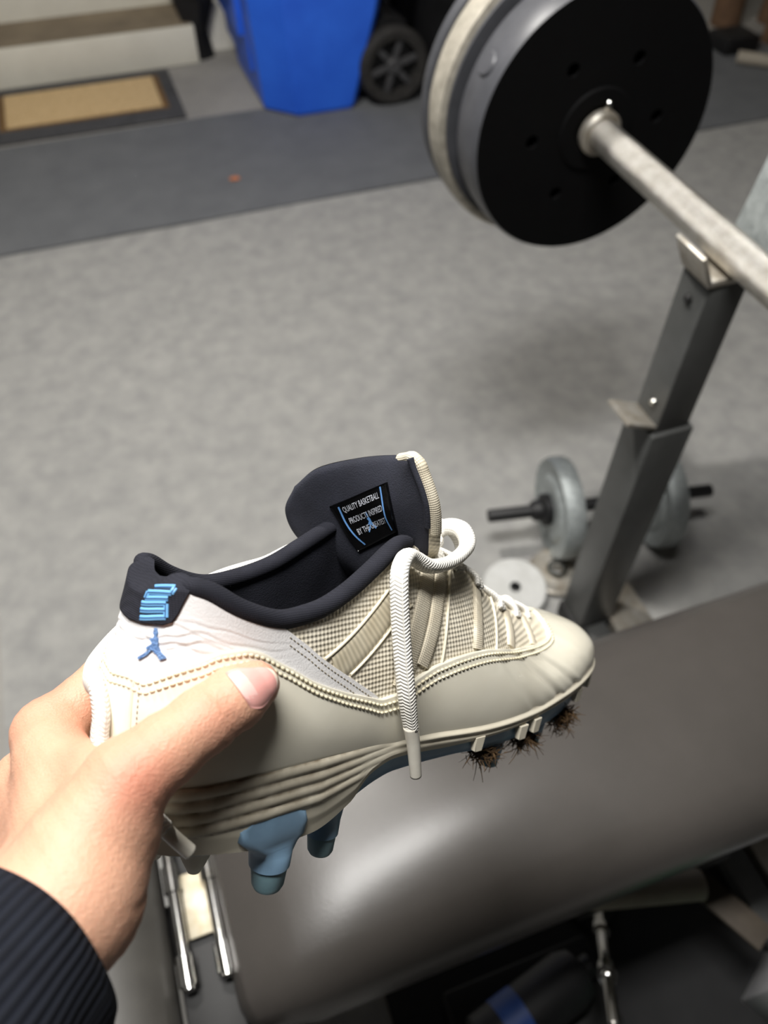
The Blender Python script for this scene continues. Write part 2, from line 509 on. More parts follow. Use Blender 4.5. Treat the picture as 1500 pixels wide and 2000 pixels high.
# ------------------------------------------------------------------ the weight bench
PX_, PY_ = 0.594, 0.577
be = empty('weight_bench', (0.3, 0.24, 0))
be_o = Vector((0.3, 0.24, 0))
tag(be, 'grey vinyl weight bench with barbell uprights and open frame beneath', 'bench')
def bb(name, lo, hi, m, bev=0.003, M=None, seg=2):
    return box(name, Vector(lo) - be_o, Vector(hi) - be_o, m, be, bev, M, seg)
def pad(name, x0, x1, y0, y1, z0, z1, m, r=0.03):
    nx, ny = 40, 24
    bm = bmesh.new()
    add_box(bm, (x0, y0, z0), (x1, y1, z1), 0)
    bmesh.ops.subdivide_edges(bm, edges=bm.edges, cuts=15, use_grid_fill=True)
    for v in bm.verts:
        x, y, z = v.co
        cx, cy, cz = min(max(x, x0 + r), x1 - r), min(max(y, y0 + r), y1 - r), min(max(z, z0 + r * 0.6), z1 - r)
        d = Vector((x - cx, y - cy, (z - cz)))
        if d.length > 1e-6:
            k = Vector((abs(d.x), abs(d.y), abs(d.z)))
            rr = r if d.z >= 0 else r * 0.8
            d = d.normalized() * min(d.length, rr)
        v.co = Vector((cx, cy, cz)) + d
        u, w = (v.co.x - (x0 + x1) / 2) / (x1 - x0) * 2, (v.co.y - (y0 + y1) / 2) / (y1 - y0) * 2
        if v.co.z > (z0 + z1) / 2:
            v.co.z += 0.024 * (1 - w * w) * max(0.0, 1 - u ** 6) + 0.0012 * math.sin(v.co.x * 31 + v.co.y * 14) - 0.001 * math.sin(v.co.x * 13 - v.co.y * 47)
        v.co -= be_o
    return bm_obj(name, bm, m, be, sharp=0)
pad('back_pad', -0.100, 1.02, 0.098, 0.372, 0.352, 0.424, M_vinyl, 0.044)
pad('seat_pad', -0.62, -0.152, 0.05, 0.34, 0.36, 0.418, M_vinyld, 0.03)
bb('pad_board', (-0.082, 0.12, 0.338), (1.0, 0.35, 0.356), M_dark, 0.002)
bb('seat_board', (-0.60, 0.075, 0.346), (-0.175, 0.315, 0.361), M_dark, 0.002)
bb('spine_tube', (-0.60, 0.21, 0.285), (1.05, 0.26, 0.335), M_dark, 0.005)
# hinge between the pads
for x in (-0.139, -0.102):
    tube2('hinge_rod', Vector((x, 0.16, 0.395)) - be_o, Vector((x, 0.32, 0.395)) - be_o, 0.0062, M_chrome, be)
    for (y0, y1) in ((0.165, 0.192), (0.252, 0.278)):
        lathe('hinge_sleeve', [(0.006, 0), (0.0092, 0), (0.0092, y1 - y0), (0.006, y1 - y0), (0.006, 0)], M_chrome, be, 24, align(Vector((x, y0, 0.395)) - be_o, Vector((x, y1, 0.395)) - be_o))
bb('hinge_plate', (-0.132, 0.205, 0.386), (-0.108, 0.268, 0.390), mat('hinge_plate', (206, 200, 184), 0.5, 0.2, rgb2=(180, 168, 140), nscale=60), 0.001)
bb('hinge_bracket', (-0.149, 0.03, 0.33), (-0.094, 0.33, 0.380), M_dark, 0.003)
# uprights: upper tube inside a wider lower tube, cradle on top, catch half way
def upright(yc, side):
    x0, x1 = PX_ - 0.026, PX_ + 0.026
    bb('upright', (x0, yc - 0.025, 0.40), (x1, yc + 0.025, 0.757), M_post, 0.003)
    bb('upright_sleeve', (x0 - 0.006, yc - 0.031, 0.05), (x1 + 0.006, yc + 0.031, 0.535), M_post, 0.003)
    bb('top_cradle', (x0 - 0.002, yc - 0.026, 0.757), (x1 + 0.016, yc + 0.026, 0.766), M_rust, 0.002)
    bm = bmesh.new()
    add_box(bm, (-0.003, -0.026, -0.016), (0.003, 0.026, 0.03), 0.0015, Matrix.Translation(Vector((x0 - 0.008, yc, 0.772)) - be_o) @ Matrix.Rotation(-0.5, 4, 'Y'))
    bm_obj('cradle_lip', bm, M_rust, be)
    bm = bmesh.new()
    add_box(bm, (-0.003, -0.026, -0.016), (0.003, 0.040, 0.105), 0.0015, Matrix.Translation(Vector((x1 + 0.016, yc, 0.775)) - be_o) @ Matrix.Rotation(0.12, 4, 'Y'))
    bm_obj('cradle_back', bm, M_dbgrey, be)
    bm = bmesh.new()
    add_box(bm, (-0.052, -0.025, -0.003), (0.0, 0.025, 0.003), 0.0015, Matrix.Translation(Vector((x0, yc, 0.545)) - be_o) @ Matrix.Rotation(0.42, 4, 'Y'))
    bm_obj('safety_catch', bm, M_rust, be)
    for z, y in ((0.728, yc), (0.575, yc - 0.005)):
        lathe('bolt_head', [(0, 0.004), (0.004, 0.004), (0.006, 0.001), (0.006, 0), (0, 0)], M_chrome if z < 0.6 else M_dark, be, 12, align(Vector((x0 - 0.0005, y, z)) - be_o, Vector((x0 - 0.01, y, z)) - be_o))
    bb('upright_foot', (x0 - 0.01, yc - 0.035, 0.007), (x1 + 0.01, yc + 0.035, 0.05), M_dark, 0.003)
upright(PY_, 1)
upright(-0.12, -1)
bb('base_tube', (PX_ + 0.030, -0.16, 0.007), (PX_ + 0.105, 0.655, 0.052), M_rust, 0.004)
bb('base_tube', (PX_ - 0.02, -0.10, 0.02), (PX_ + 0.02, 0.55, 0.05), M_post, 0.004)
bb('stay_tube', (0.30, 0.115, 0.17), (0.52, 0.145, 0.205), M_dark, 0.004, Matrix.Rotation(0, 4, 'Z'))
bb('rear_leg', (0.94, 0.205, 0.0075), (0.99, 0.265, 0.30), M_post, 0.004)
bb('front_leg', (-0.56, 0.205, 0.0075), (-0.51, 0.265, 0.30), M_dark, 0.004)
bb('cross_foot', (-0.56, 0.0, 0.007), (-0.51, 0.47, 0.045), M_dark, 0.004)
tube2('brace_tube', Vector((0.20, 0.165, 0.20)) - be_o, Vector((0.46, 0.098, 0.20)) - be_o, 0.019, M_pale, be)
bm = bmesh.new()
add_box(bm, (-0.018, -0.09, -0.05), (0.018, 0.11, -0.042), 0.002, Matrix.Translation(Vector((0.475, 0.10, 0.21)) - be_o) @ Matrix.Rotation(0.45, 4, 'Z'))
bm_obj('brace_plate', bm, mat('dull_brown_steel', (84, 76, 66), 0.6, rgb2=(70, 62, 54), nscale=40), be)

# ------------------------------------------------------------------ barbell and its plates
BX, BZ = 0.597, 0.787
bl = empty('barbell', (BX, 0.5, BZ))
tag(bl, 'long knurled steel barbell resting on the bench uprights', 'barbell')
rb = 0.0195
lathe('shaft', [(0, 0), (rb, 0), (rb, 1.22), (0, 1.22)], M_bar, bl, 32, align((0, 0.42, 0), (0, -0.8, 0)))
lathe('sleeve', [(0, 0), (0.0165, 0), (0.0185, 0.004), (0.0185, 0.22), (0, 0.22)], M_bar, bl, 32, align((0, 0.64, 0), (0, 0.42, 0)))
lathe('inner_collar', [(0, 0), (0.024, 0), (0.0285, 0.003), (0.0285, 0.02), (0.025, 0.024), (0, 0.024)], M_rust, bl, 32, align((0, 0.372, 0), (0, 0.348, 0)))
tube('collar_screw', np.array([(0.006, 0.360, 0.024), (0.008, 0.360, 0.038)]), 0.005, m=12, material=M_chrome, parent=bl)

def plate_with_holes(name, R, y0, y1, holes, hr, cr, m, rim_m, parent, c, bevel=0.006, lip=None):
    """plate facing -y with round through-holes, built as a face ring of sectors"""
    n = 96
    bm = bmesh.new()
    outer = [(R * math.cos(2 * math.pi * k / n), R * math.sin(2 * math.pi * k / n)) for k in range(n)]
    loops = [[(cr * math.cos(2 * math.pi * k / 32), cr * math.sin(2 * math.pi * k / 32)) for k in range(32)]]
    for a, r in holes:
        cx, cz = r * math.cos(a), r * math.sin(a)
        loops.append([(cx + hr * math.cos(2 * math.pi * k / 20), cz + hr * math.sin(2 * math.pi * k / 20)) for k in range(20)])
    polys = [[Vector((x, z, 0)) for x, z in outer]] + [[Vector((x, z, 0)) for x, z in l][::-1] for l in loops]
    flat = [p for l in polys for p in l]
    tris = tessellate_polygon(polys)
    fv = [bm.verts.new((p.x, y0, p.y)) for p in flat]
    bv = [bm.verts.new((p.x, y1, p.y)) for p in flat]
    for t in tris:
        bm.faces.new([fv[i] for i in t])
        bm.faces.new([bv[i] for i in t][::-1])
    off = n
    for l in polys[1:]:
        k = len(l)
        for i in range(k):
            j = (i + 1) % k
            bm.faces.new((fv[off + i], fv[off + j], bv[off + j], bv[off + i]))
        off += k
    # rim joins front and back with a chamfer
    e0 = fv[:n]
    prof = [(R + bevel * 0.5, y0 + bevel), (R + bevel * 0.7, (y0 + y1) / 2), (R + bevel * 0.5, y1 - bevel)]
    prev = e0
    for rr, y in prof:
        cur = [bm.verts.new((rr * math.cos(2 * math.pi * k / n), y, rr * math.sin(2 * math.pi * k / n))) for k in range(n)]
        for k in range(n):
            bm.faces.new((prev[k], prev[(k + 1) % n], cur[(k + 1) % n], cur[k]))
        prev = cur
    for k in range(n):
        bm.faces.new((prev[k], prev[(k + 1) % n], bv[(k + 1) % n], bv[k]))
    bmesh.ops.recalc_face_normals(bm, faces=bm.faces)
    me = bpy.data.meshes.new(name)
    bm.to_mesh(me)
    bm.free()
    o = bpy.data.objects.new(name, me)
    COL.objects.link(o)
    o.parent = parent
    me.materials.append(m)
    me.materials.append(rim_m)
    for p in me.polygons:
        r = math.hypot(p.center.x, p.center.z)
        if r > R + 0.0005:
            p.material_index = 1
        p.use_smooth = r > R + 0.0005
    me.set_sharp_from_angle(angle=math.radians(40))
    return o

p1 = empty('weight_plate', (BX - 0.005, 0.86, BZ + 0.004))
tag(p1, 'black round weight plate with six holes facing the camera on the barbell', 'weight plate', 'plates on the barbell')
plate_with_holes('disc', 0.166, 0.0, 0.062, [(math.radians(60 * k + 2), 0.09) for k in range(6)], 0.0085, 0.0200, M_plate, M_plategrey, p1, None)
lathe('hub_ring', [(0.030, 0.0), (0.052, 0.0), (0.05, 0.003), (0.032, 0.003), (0.030, 0.0)], M_plate, p1, 48, align((0, 0.0, 0), (0, -0.01, 0)))
for k in range(12):
    a = math.radians(150 + 30 * k)
    d = Vector((math.cos(a), 0, math.sin(a)))
    lathe('fill_plug', [(0, 0.0035), (0.013, 0.0035), (0.015, 0.0015), (0.015, 0.0), (0.019, 0.0), (0.0195, -0.004), (0, -0.004)], M_plategrey, p1, 24, align(d * 0.1692 + Vector((0, 0.032, 0)), d * 0.2 + Vector((0, 0.032, 0)))) if k in (0, 3, 6, 9) else None
p2 = empty('weight_plate', (BX - 0.005, 0.935, BZ + 0.004))
tag(p2, 'grey cast iron weight plate with worn silver rim behind the black plate', 'weight plate', 'plates on the barbell')
lathe('disc', [(0.0195, 0.0), (0.176, 0.0), (0.176, 0.05), (0.0195, 0.05), (0.0195, 0.0)], M_plategrey, p2, 96, align((0, 0, 0), (0, 1, 0)))
lathe('rim', [(0.174, 0.004), (0.184, 0.006), (0.188, 0.014), (0.188, 0.034), (0.184, 0.044), (0.174, 0.046)], M_iron, p2, 96, align((0, 0, 0), (0, 1, 0)))
p3 = empty('weight_plate', (BX - 0.005, 0.988, BZ + 0.004))
tag(p3, 'dark grey weight plate farthest out on the barbell, mostly hidden', 'weight plate', 'plates on the barbell')
lathe('disc', [(0.0195, 0.0), (0.183, 0.0), (0.187, 0.004), (0.187, 0.012), (0.183, 0.016), (0.0195, 0.016), (0.0195, 0.0)], M_plategrey, p3, 96, align((0, 0, 0), (0, 1, 0)))
lathe('hub', [(0.0195, 0.016), (0.05, 0.016), (0.045, 0.026), (0.0195, 0.026), (0.0195, 0.016)], M_plategrey, p3, 48, align((0, 0, 0), (0, 1, 0)))

# ------------------------------------------------------------------ dumbbell on the carpet
db = empty('dumbbell', (0.725, 0.752, 0.107), (0, 0, math.radians(-11)))
tag(db, 'silver dumbbell with black bar standing on the carpet behind the upright', 'dumbbell')
def on_x(x0, x1):
    return align((x0, 0, 0), (x1, 0, 0))
lathe('bar', [(0, 0), (0.0115, 0), (0.0125, 0.002), (0.0125, 0.444), (0.0115, 0.446), (0, 0.446)], M_blackpl, db, 24, on_x(-0.238, 0.3))
for s in (-1, 1):
    x = 0.098 * s
    prof = [(0.014, -0.020), (0.06, -0.020), (0.068, -0.014), (0.086, -0.016), (0.096, -0.018), (0.1, -0.010), (0.1, 0.010), (0.096, 0.018), (0.086, 0.016), (0.068, 0.012), (0.06, 0.02), (0.014, 0.02), (0.014, -0.02)]
    lathe('weight_disc', prof, M_dbgrey, db, 64, on_x(x, x + 1))
    lathe('spin_collar', [(0.013, 0.0), (0.030, 0.0), (0.031, 0.004), (0.031, 0.014), (0.021, 0.018), (0.020, 0.030), (0.018, 0.034), (0.013, 0.034)], M_blackpl, db, 20, on_x(x + 0.02 * s, x + 0.1 * s))

# small plates lying near the foot of the upright
w1 = empty('small_weight_plate', (0.500, 0.676, 0.020), (0.16, -0.08, 0.2))
tag(w1, 'small white weight plate lying on the carpet next to the shoe toe', 'weight plate', 'small loose plates')
lathe('disc', [(0.0085, 0.0), (0.045, 0.0), (0.057, 0.003), (0.061, 0.010), (0.061, 0.014), (0.057, 0.018), (0.0085, 0.018), (0.0085, 0.0)], M_white, w1, 64)
lathe('hole_liner', [(0.0085, 0.002), (0.0105, 0.002), (0.0105, 0.0187), (0.0085, 0.0187), (0.0085, 0.002)], M_dark, w1, 32)
w2 = empty('small_weight_plate', (0.598, 0.690, 0.009), (0.02, 0.0, 0))
tag(w2, 'small grey metal weight plate half hidden behind the white plate', 'weight plate', 'small loose plates')
lathe('disc', [(0.012, 0.0), (0.045, 0.0), (0.052, 0.003), (0.055, 0.008), (0.055, 0.012), (0.05, 0.015), (0.04, 0.012), (0.03, 0.014), (0.012, 0.014), (0.012, 0.0)], M_rust, w2, 48)
lathe('hub', [(0.012, 0.012), (0.022, 0.012), (0.02, 0.020), (0.012, 0.020), (0.012, 0.012)], M_chrome, w2, 32)

# ------------------------------------------------------------------ under the bench, lower right
po = empty('chrome_stand', (0.325, 0.06, 0))
tag(po, 'thin chrome stand with joints under the bench, lower right', 'stand')
ax = (Vector((0.372, 0.15, 0.06)) - Vector((0.325, 0.06, 0)), Vector((0.252, 0.0, 0.30)) - Vector((0.325, 0.06, 0)))
tube2('pole', ax[0], ax[1], 0.0075, M_chrome, po)
d = (ax[1] - ax[0]).normalized()
Lp = (ax[1] - ax[0]).length
for k, (t, r) in enumerate(((0.30, 0.0105), (0.62, 0.0115), (0.66, 0.009))):
    lathe('joint', [(0.006, 0), (r, 0.002), (r, 0.016), (0.006, 0.018)], M_chrome, po, 24, align(ax[0] + d * Lp * t, ax[0] + d * (Lp * t + 1)))
lathe('foot', [(0, 0), (0.035, 0), (0.036, 0.006), (0.012, 0.012), (0.009, 0.065), (0, 0.065)], M_dark, po, 32, Matrix.Translation(Vector((0.372, 0.15, 0.0106)) - Vector((0.325, 0.06, 0))))
bo = empty('black_bottle', (0.225, 0.055, 0.11), (0, math.radians(90), math.radians(12)))
tag(bo, 'black bottle lying under the bench with a blue label', 'bottle')
lathe('bottle_body', [(0, -0.09), (0.030, -0.09), (0.036, -0.084), (0.036, 0.05), (0.030, 0.066), (0.014, 0.074), (0.014, 0.085), (0, 0.085)], M_blackpl, bo, 40)
lab = lathe('bottle_label', [(0.0362, -0.055), (0.0367, -0.055), (0.0367, -0.022), (0.0362, -0.022)], M_lblue, bo, 40)
bk = box('bottle_rest', (0.12, 0.0, 0.0075), (0.33, 0.11, 0.073), M_dark, None, bev=0.006)
tag(bk, 'dark storage tray under the bench holding the black bottle', 'tray')
ca = empty('white_carton', (0.695, 0.125, 0.0075), (0, 0, 0.45))
tag(ca, 'white carton box under the bench at the right edge', 'carton')
box('carton_body', (-0.03, -0.1, 0), (0.15, 0.1, 0.12), M_boxw, ca, bev=0.003)
box('carton_flap', (-0.032, -0.1, 0.121), (0.06, 0.1, 0.124), M_boxw, ca, bev=0.001)
ca2 = box('grey_box', (-0.045, -0.05, 0), (0.15, 0.015, 0.16), M_boxw, None, bev=0.003)
ca2.location = (0.555, -0.02, 0.007); ca2.rotation_euler = (0, 0, 0.5)
tag(ca2, 'pale grey box standing below the white carton, lower right corner', 'box')
tag(box('under_bench_shade', (0.05, -0.45, 0.0072), (0.62, 0.19, 0.0105), mat('shade_sheet_black', (34, 34, 35), 0.8, rgb2=(26, 26, 27), nscale=20), bev=0.001), 'black sheet added as shade on the carpet below the near side of the bench', 'mat')  # added dark sheet, stands in for the bench and body shadow on the carpet
tag(blob('green_bag', (0.50, -0.125, 0.095), (0.09, 0.05, 0.095), M_green, 0.16, seed=9), 'crumpled green plastic bag in the lower right corner', 'bag')
lf_ = blob('leaf_scrap', (0.34, 2.40, 0.0125), (0.016, 0.012, 0.004), mat('orange_leaf', (206, 132, 92), 0.9, rgb2=(180, 110, 74), nscale=90), 0.2, seed=12)
tag(lf_, 'tiny orange leaf scrap lying on the dark rubber runner', 'leaf')

# ------------------------------------------------------------------ ceiling lamp
mb = bpy.data.materials.new('bulb_glow')
mb.use_nodes = True
mb.node_tree.nodes['Principled BSDF'].inputs['Emission Color'].default_value = (1, 0.96, 0.9, 1)
mb.node_tree.nodes['Principled BSDF'].inputs['Emission Strength'].default_value = 30
def ceiling_lamp(pos, watts, label):
    la = empty('ceiling_lamp', (pos[0], pos[1], 2.42))
    tag(la, label, 'lamp')
    lathe('lamp_holder', [(0, 0), (0.055, 0), (0.055, -0.02), (0.024, -0.03), (0.022, -0.07), (0, -0.07)], M_white, la, 32)
    lathe('bulb', [(0, -0.175), (0.018, -0.172), (0.030, -0.158), (0.034, -0.138), (0.028, -0.112), (0.016, -0.09), (0.014, -0.068), (0, -0.068)], mb, la, 24)
    ld = bpy.data.lights.new('bulb_light', 'POINT')
    ld.energy = watts
    ld.color = (1.0, 0.965, 0.91)
    ld.shadow_soft_size = 0.035
    lo = bpy.data.objects.new('bulb_light', ld)
    COL.objects.link(lo)
    lo.parent = la
    lo.location = (0, 0, -0.215)
ceiling_lamp(LAMP_POS, LAMP_WATTS, 'bare ceiling bulb above the open carpet beyond the bench')
fl_ = empty('fluorescent_light', (TUBE_POS[0], TUBE_POS[1], 2.42))
tag(fl_, 'long white fluorescent fitting on the ceiling above the weight bench', 'lamp')
box('fitting_body', (-0.40, -0.17, -0.045), (0.40, 0.17, 0.0), M_white, fl_, bev=0.004)
mt = mb.copy()
mt.node_tree.nodes['Principled BSDF'].inputs['Emission Strength'].default_value = 4
for y in (-0.07, 0.07):
    tube2('fluorescent_tube', (-0.36, y, -0.066), (0.36, y, -0.066), 0.013, mt, fl_)
    for x in (-0.38, 0.36):
        box('tube_holder', (x, y - 0.014, -0.085), (x + 0.02, y + 0.014, -0.045), M_white, fl_, bev=0.002)
ta_ = bpy.data.lights.new('tube_light', 'AREA')
ta_.shape = 'RECTANGLE'; ta_.size = 0.72; ta_.size_y = 0.26
ta_.energy = TUBE_WATTS
ta_.color = (1.0, 0.98, 0.95)
to_ = bpy.data.objects.new('tube_light', ta_)
COL.objects.link(to_)
to_.parent = fl_
to_.location = (0, 0, -0.09)

# ------------------------------------------------------------------ the cleat
# shoe frame in millimetres: s heel->toe, w towards the thumb side, h up; Blender local = (s, -w, h) / 1000
def hermite(xs, ys, x):
    xs = np.asarray(xs, float); ys = np.asarray(ys, float); x = np.asarray(x, float)
    d = np.diff(ys) / np.diff(xs); m = np.zeros_like(ys); m[0] = d[0]; m[-1] = d[-1]
    for i in range(1, len(xs) - 1):
        a, b = d[i - 1], d[i]
        m[i] = 0 if a * b <= 0 else 2 * a * b / (a + b) * .5 + .25 * (a + b) if abs(a + b) < 4 * min(abs(a), abs(b)) else 2 * a * b / (a + b)
    i = np.clip(np.searchsorted(xs, x) - 1, 0, len(xs) - 2); h = xs[i + 1] - xs[i]; t = np.clip((x - xs[i]) / h, 0, 1)
    return (2*t**3 - 3*t**2 + 1)*ys[i] + (t**3 - 2*t**2 + t)*h*m[i] + (-2*t**3 + 3*t**2)*ys[i+1] + (t**3 - t**2)*h*m[i+1]


def smooth(a, k):
    a = np.array(a, float)
    for _ in range(k):
        a[1:-1] = .25 * a[:-2] + .5 * a[1:-1] + .25 * a[2:]
    return a


OUT_S = [0, 3, 8, 15, 30, 50, 75, 100, 130, 160, 185, 210, 245, 268, 288, 300, 307, 310]
OUT_W = [0, 12, 20, 26, 32, 34.5, 34, 32.5, 33, 37, 40, 41.5, 40.5, 37, 29.5, 20, 10.5, 0]
FE_S = [0, 15, 45, 67, 96, 115, 143, 181, 213, 238, 268, 300, 310]
FE_H = [34, 33.6, 34.6, 33.2, 30.2, 28.9, 27.4, 25, 25.7, 29, 33, 36.5, 37.5]
COLS = [(0, 0, 9, 0, 103, 1), (3, 12, 9.5, 6, 104, 1), (8, 20, 12, 12, 106, 1), (15, 26, 16, 18, 107.3, 1), (25, None, 22, 23, 106, 1),
        (36, None, 35, 27.5, 98.5, 1), (50, None, 54, 29, 92.5, 1), (68, None, 69, 29, 94, 1), (88, None, 86, 27, 99, 1),
        (106, None, 104, 25, 108.6, 1), (122, None, 122, 22, 117.6, .9), (140, None, 138, 20, 111, .8), (155, None, 152, 19, 108, .75),
        (175, None, 171, 17, 100, .65), (200, None, 202, 14, 79.5, .45), (225, None, 231, 10, 68, .3), (245, None, 254, 4, 63, .12),
        (268, None, 268, 0, 60, 0), (288, None, 280, 0, 57, 0), (300, None, 290, 0, 53, 0), (307, None, 297, 0, 48.5, 0), (310, 0, 301, 0, 44.5, 0)]
NT = 321
TK = np.arange(len(COLS), dtype=float)
TT = np.linspace(0, len(COLS) - 1, NT)
_bs = hermite(TK, [c[0] for c in COLS], TT)
_bw = hermite(TK, [np.interp(c[0], OUT_S, OUT_W) if c[1] is None else c[1] for c in COLS], TT)
_bh = hermite(FE_S, FE_H, _bs)
TU = hermite(TK, [c[5] for c in COLS], TT)
BE = np.stack([smooth(a, 12) for a in (_bs, _bw, _bh)], 1)
TE = np.stack([smooth(hermite(TK, [c[k] for c in COLS], TT), 12) for k in (2, 3, 4)], 1)
_tan = np.gradient(BE, axis=0); _tan[:, 2] = 0
OUTN = np.stack([-_tan[:, 1], _tan[:, 0], 0 * _tan[:, 0]], 1); OUTN /= np.linalg.norm(OUTN, axis=1)[:, None] + 1e-9
OUTN[0] = (-1, 0, 0); OUTN[-1] = (1, 0, 0)
UP = np.array([0, 0, 1.])
VG = np.linspace(0, 1.1, 133)
def _surface():
    v = np.broadcast_to(VG[None, :], (NT, len(VG)))[:, :, None]
    hg = np.linalg.norm(TE - BE, axis=1)[:, None]
    P1 = BE + hg * (.36 * UP + .09 * OUTN)
    d = TU[:, None] * (UP - OUTN * .12) + (1 - TU[:, None]) * (-OUTN + UP * .12)
    P2 = TE - hg * .36 * d / np.linalg.norm(d, axis=1)[:, None]
    c = lambda a: a[:, None, :]
    return (1-v)**3*c(BE) + 3*(1-v)**2*v*c(P1) + 3*(1-v)*v**2*c(P2) + v**3*c(TE)
SG = _surface()
_a = np.gradient(SG, axis=0); _b = np.gradient(SG, axis=1)
SN = np.cross(_b, _a); SN /= np.maximum(np.linalg.norm(SN, axis=2, keepdims=True), 1e-9)
SN[0, :, 1] = 0; SN[0] /= np.linalg.norm(SN[0], axis=1)[:, None] + 1e-9


def surf(t, v, off=0.0):
    """point on the upper; t<0 is the far side. arrays allowed"""
    t = np.asarray(t, float); v = np.asarray(v, float); off = np.asarray(off, float)
    t, v, off = np.broadcast_arrays(t, v, off)
    sg = np.where(t < 0, -1.0, 1.0)
    x = np.clip(np.abs(t) / (len(COLS) - 1) * (NT - 1), 0, NT - 1.001)
    y = np.clip(v / 1.1 * (len(VG) - 1), 0, len(VG) - 1.001)
    i, j = x.astype(int), y.astype(int)
    fx, fy = (x - i)[..., None], (y - j)[..., None]
    def bl(G):
        return (G[i, j]*(1-fx)*(1-fy) + G[i+1, j]*fx*(1-fy) + G[i, j+1]*(1-fx)*fy + G[i+1, j+1]*fx*fy)
    P, N = bl(SG), bl(SN)
    N = N / (np.linalg.norm(N, axis=-1, keepdims=True) + 1e-9)
    q = P + N * off[..., None]
    q = q.copy(); N = N.copy()
    q[..., 1] *= sg; N[..., 1] *= sg
    return q, N


def loc(p):
    p = np.asarray(p, float)
    return np.stack([p[..., 0], -p[..., 1], p[..., 2]], -1) * 0.001


SHOE_M = Matrix(((0.827989, -0.45924, 0.321765, -0.07253), (0.202857, 0.780268, 0.591634, 0.11175), (-0.522765, -0.424594, 0.739213, 0.94566), (0, 0, 0, 1)))
shoe = empty('football_cleat')
shoe.matrix_world = SHOE_M
tag(shoe, 'worn cream and white low cleat with black lining and blue studs, held up', 'shoe')

M_patent = mat('cream_patent_leather', (236, 232, 216), 0.26, rgb2=(228, 222, 203), nscale=26, ndetail=5, coat=0.8, bump=0.04, bscale=90, contrast=0.9, coatr=0.08)
M_leather = mat('white_leather', (224, 223, 223), 0.5, rgb2=(214, 212, 211), nscale=40, ndetail=5, bump=0.14, bscale=1300)
M_textile = weave_mat('cream_ballistic_textile', (230, 223, 205), (212, 202, 180), 1.55, 1.55, 'weave', strength=0.8, coord='Object', dark=0.68, dist=0.0006)
M_webbing = weave_mat('cream_webbing', (224, 216, 196), (204, 193, 170), 3.2, 3.2, 'weave', strength=0.5, coord='UV', dark=0.74, dist=0.0005)
M_satin = weave_mat('satin_webbing', (210, 202, 180), (188, 176, 150), 2.6, 2.6, 'ribs', strength=0.35, coord='UV', rough=0.42, dark=0.72, dist=0.0004)
M_knit = weave_mat('black_knit_lining', (40, 41, 50), (30, 31, 39), 4.2, 4.2, 'weave', strength=0.35, coord='Object', rough=0.9, dark=0.6, sheen=0.0, dist=0.0004)
M_lining = mat('black_neoprene', (40, 42, 54), 0.88, rgb2=(30, 32, 42), nscale=60, bump=0.2, bscale=1500)
M_lace = weave_mat('white_braided_lace', (244, 242, 236), (236, 233, 224), 2.0, 4.0, 'braid', strength=0.5, coord='UV', rough=0.85, dark=0.78, dist=0.0006)
M_piping = mat('cream_piping', (228, 221, 200), 0.6, rgb2=(212, 203, 180), nscale=60)
M_thread = mat('cream_thread', (226, 218, 192), 0.7, rgb2=(208, 198, 168), nscale=90)
M_threadd = mat('grey_thread', (150, 142, 126), 0.7, rgb2=(126, 118, 102), nscale=90)
M_midsole = mat('cream_midsole', (222, 216, 198), 0.55, rgb2=(208, 200, 180), nscale=60, ndetail=6, contrast=0.8)
M_blue = mat('blue_outsole', (132, 164, 190), 0.45, rgb2=(114, 146, 174), nscale=40, ndetail=5, coat=0.15)
M_teal = mat('stud_tip_teal', (126, 156, 164), 0.5, rgb2=(106, 138, 148), nscale=70)
M_lightblue = mat('light_blue_rubber', (116, 176, 226), 0.5, rgb2=(106, 166, 218), nscale=60)
M_navy = mat('navy_inline', (30, 52, 104), 0.6, rgb2=(24, 44, 92), nscale=60)
M_embro = mat('blue_embroidery', (122, 158, 208), 0.75, rgb2=(84, 122, 176), nscale=500, ndetail=2, bump=0.8, bscale=1800)
M_label = mat('black_gloss_label', (12, 12, 13), 0.22, rgb2=(8, 8, 9), nscale=60, bump=0.15, bscale=120)
M_grass = mat('dry_grass', (96, 72, 40), 0.9, rgb2=(44, 30, 17), nscale=300)
M_mud = mat('mud_clod', (46, 34, 22), 0.95, rgb2=(28, 20, 14), nscale=200)
M_clear = mat('clear_aglet', (226, 222, 210), 0.2, rgb2=(206, 200, 186), nscale=50, coat=0.5)
M_insole = mat('dark_insole', (30, 31, 37), 0.9, rgb2=(22, 23, 28), nscale=60)

# dirt in the midsole grooves
def add_dirt(m, attr, rgb):
    nt = m.node_tree; b = nt.nodes['Principled BSDF']
    at = nt.nodes.new('ShaderNodeAttribute'); at.attribute_name = attr
    n = nt.nodes.new('ShaderNodeTexNoise'); n.inputs['Scale'].default_value = 130; n.inputs['Detail'].default_value = 6
    nt.links.new(nt.nodes[m['tc']].outputs['Object'], n.inputs['Vector'])
    f = math_node(nt, 'MULTIPLY', at.outputs['Fac'], math_node(nt, 'ADD', math_node(nt, 'MULTIPLY', n.outputs['Fac'], 2.0), -0.35))
    mx = nt.nodes.new('ShaderNodeMix'); mx.data_type = 'RGBA'; mx.clamp_factor = True
    nt.links.new(f, mx.inputs[0])
    nt.links.new(b.inputs['Base Color'].links[0].from_socket, mx.inputs[6])
    mx.inputs[7].default_value = srgb(*rgb)
    nt.links.new(mx.outputs[2], b.inputs['Base Color'])
add_dirt(M_midsole, 'dirt', (96, 78, 54))


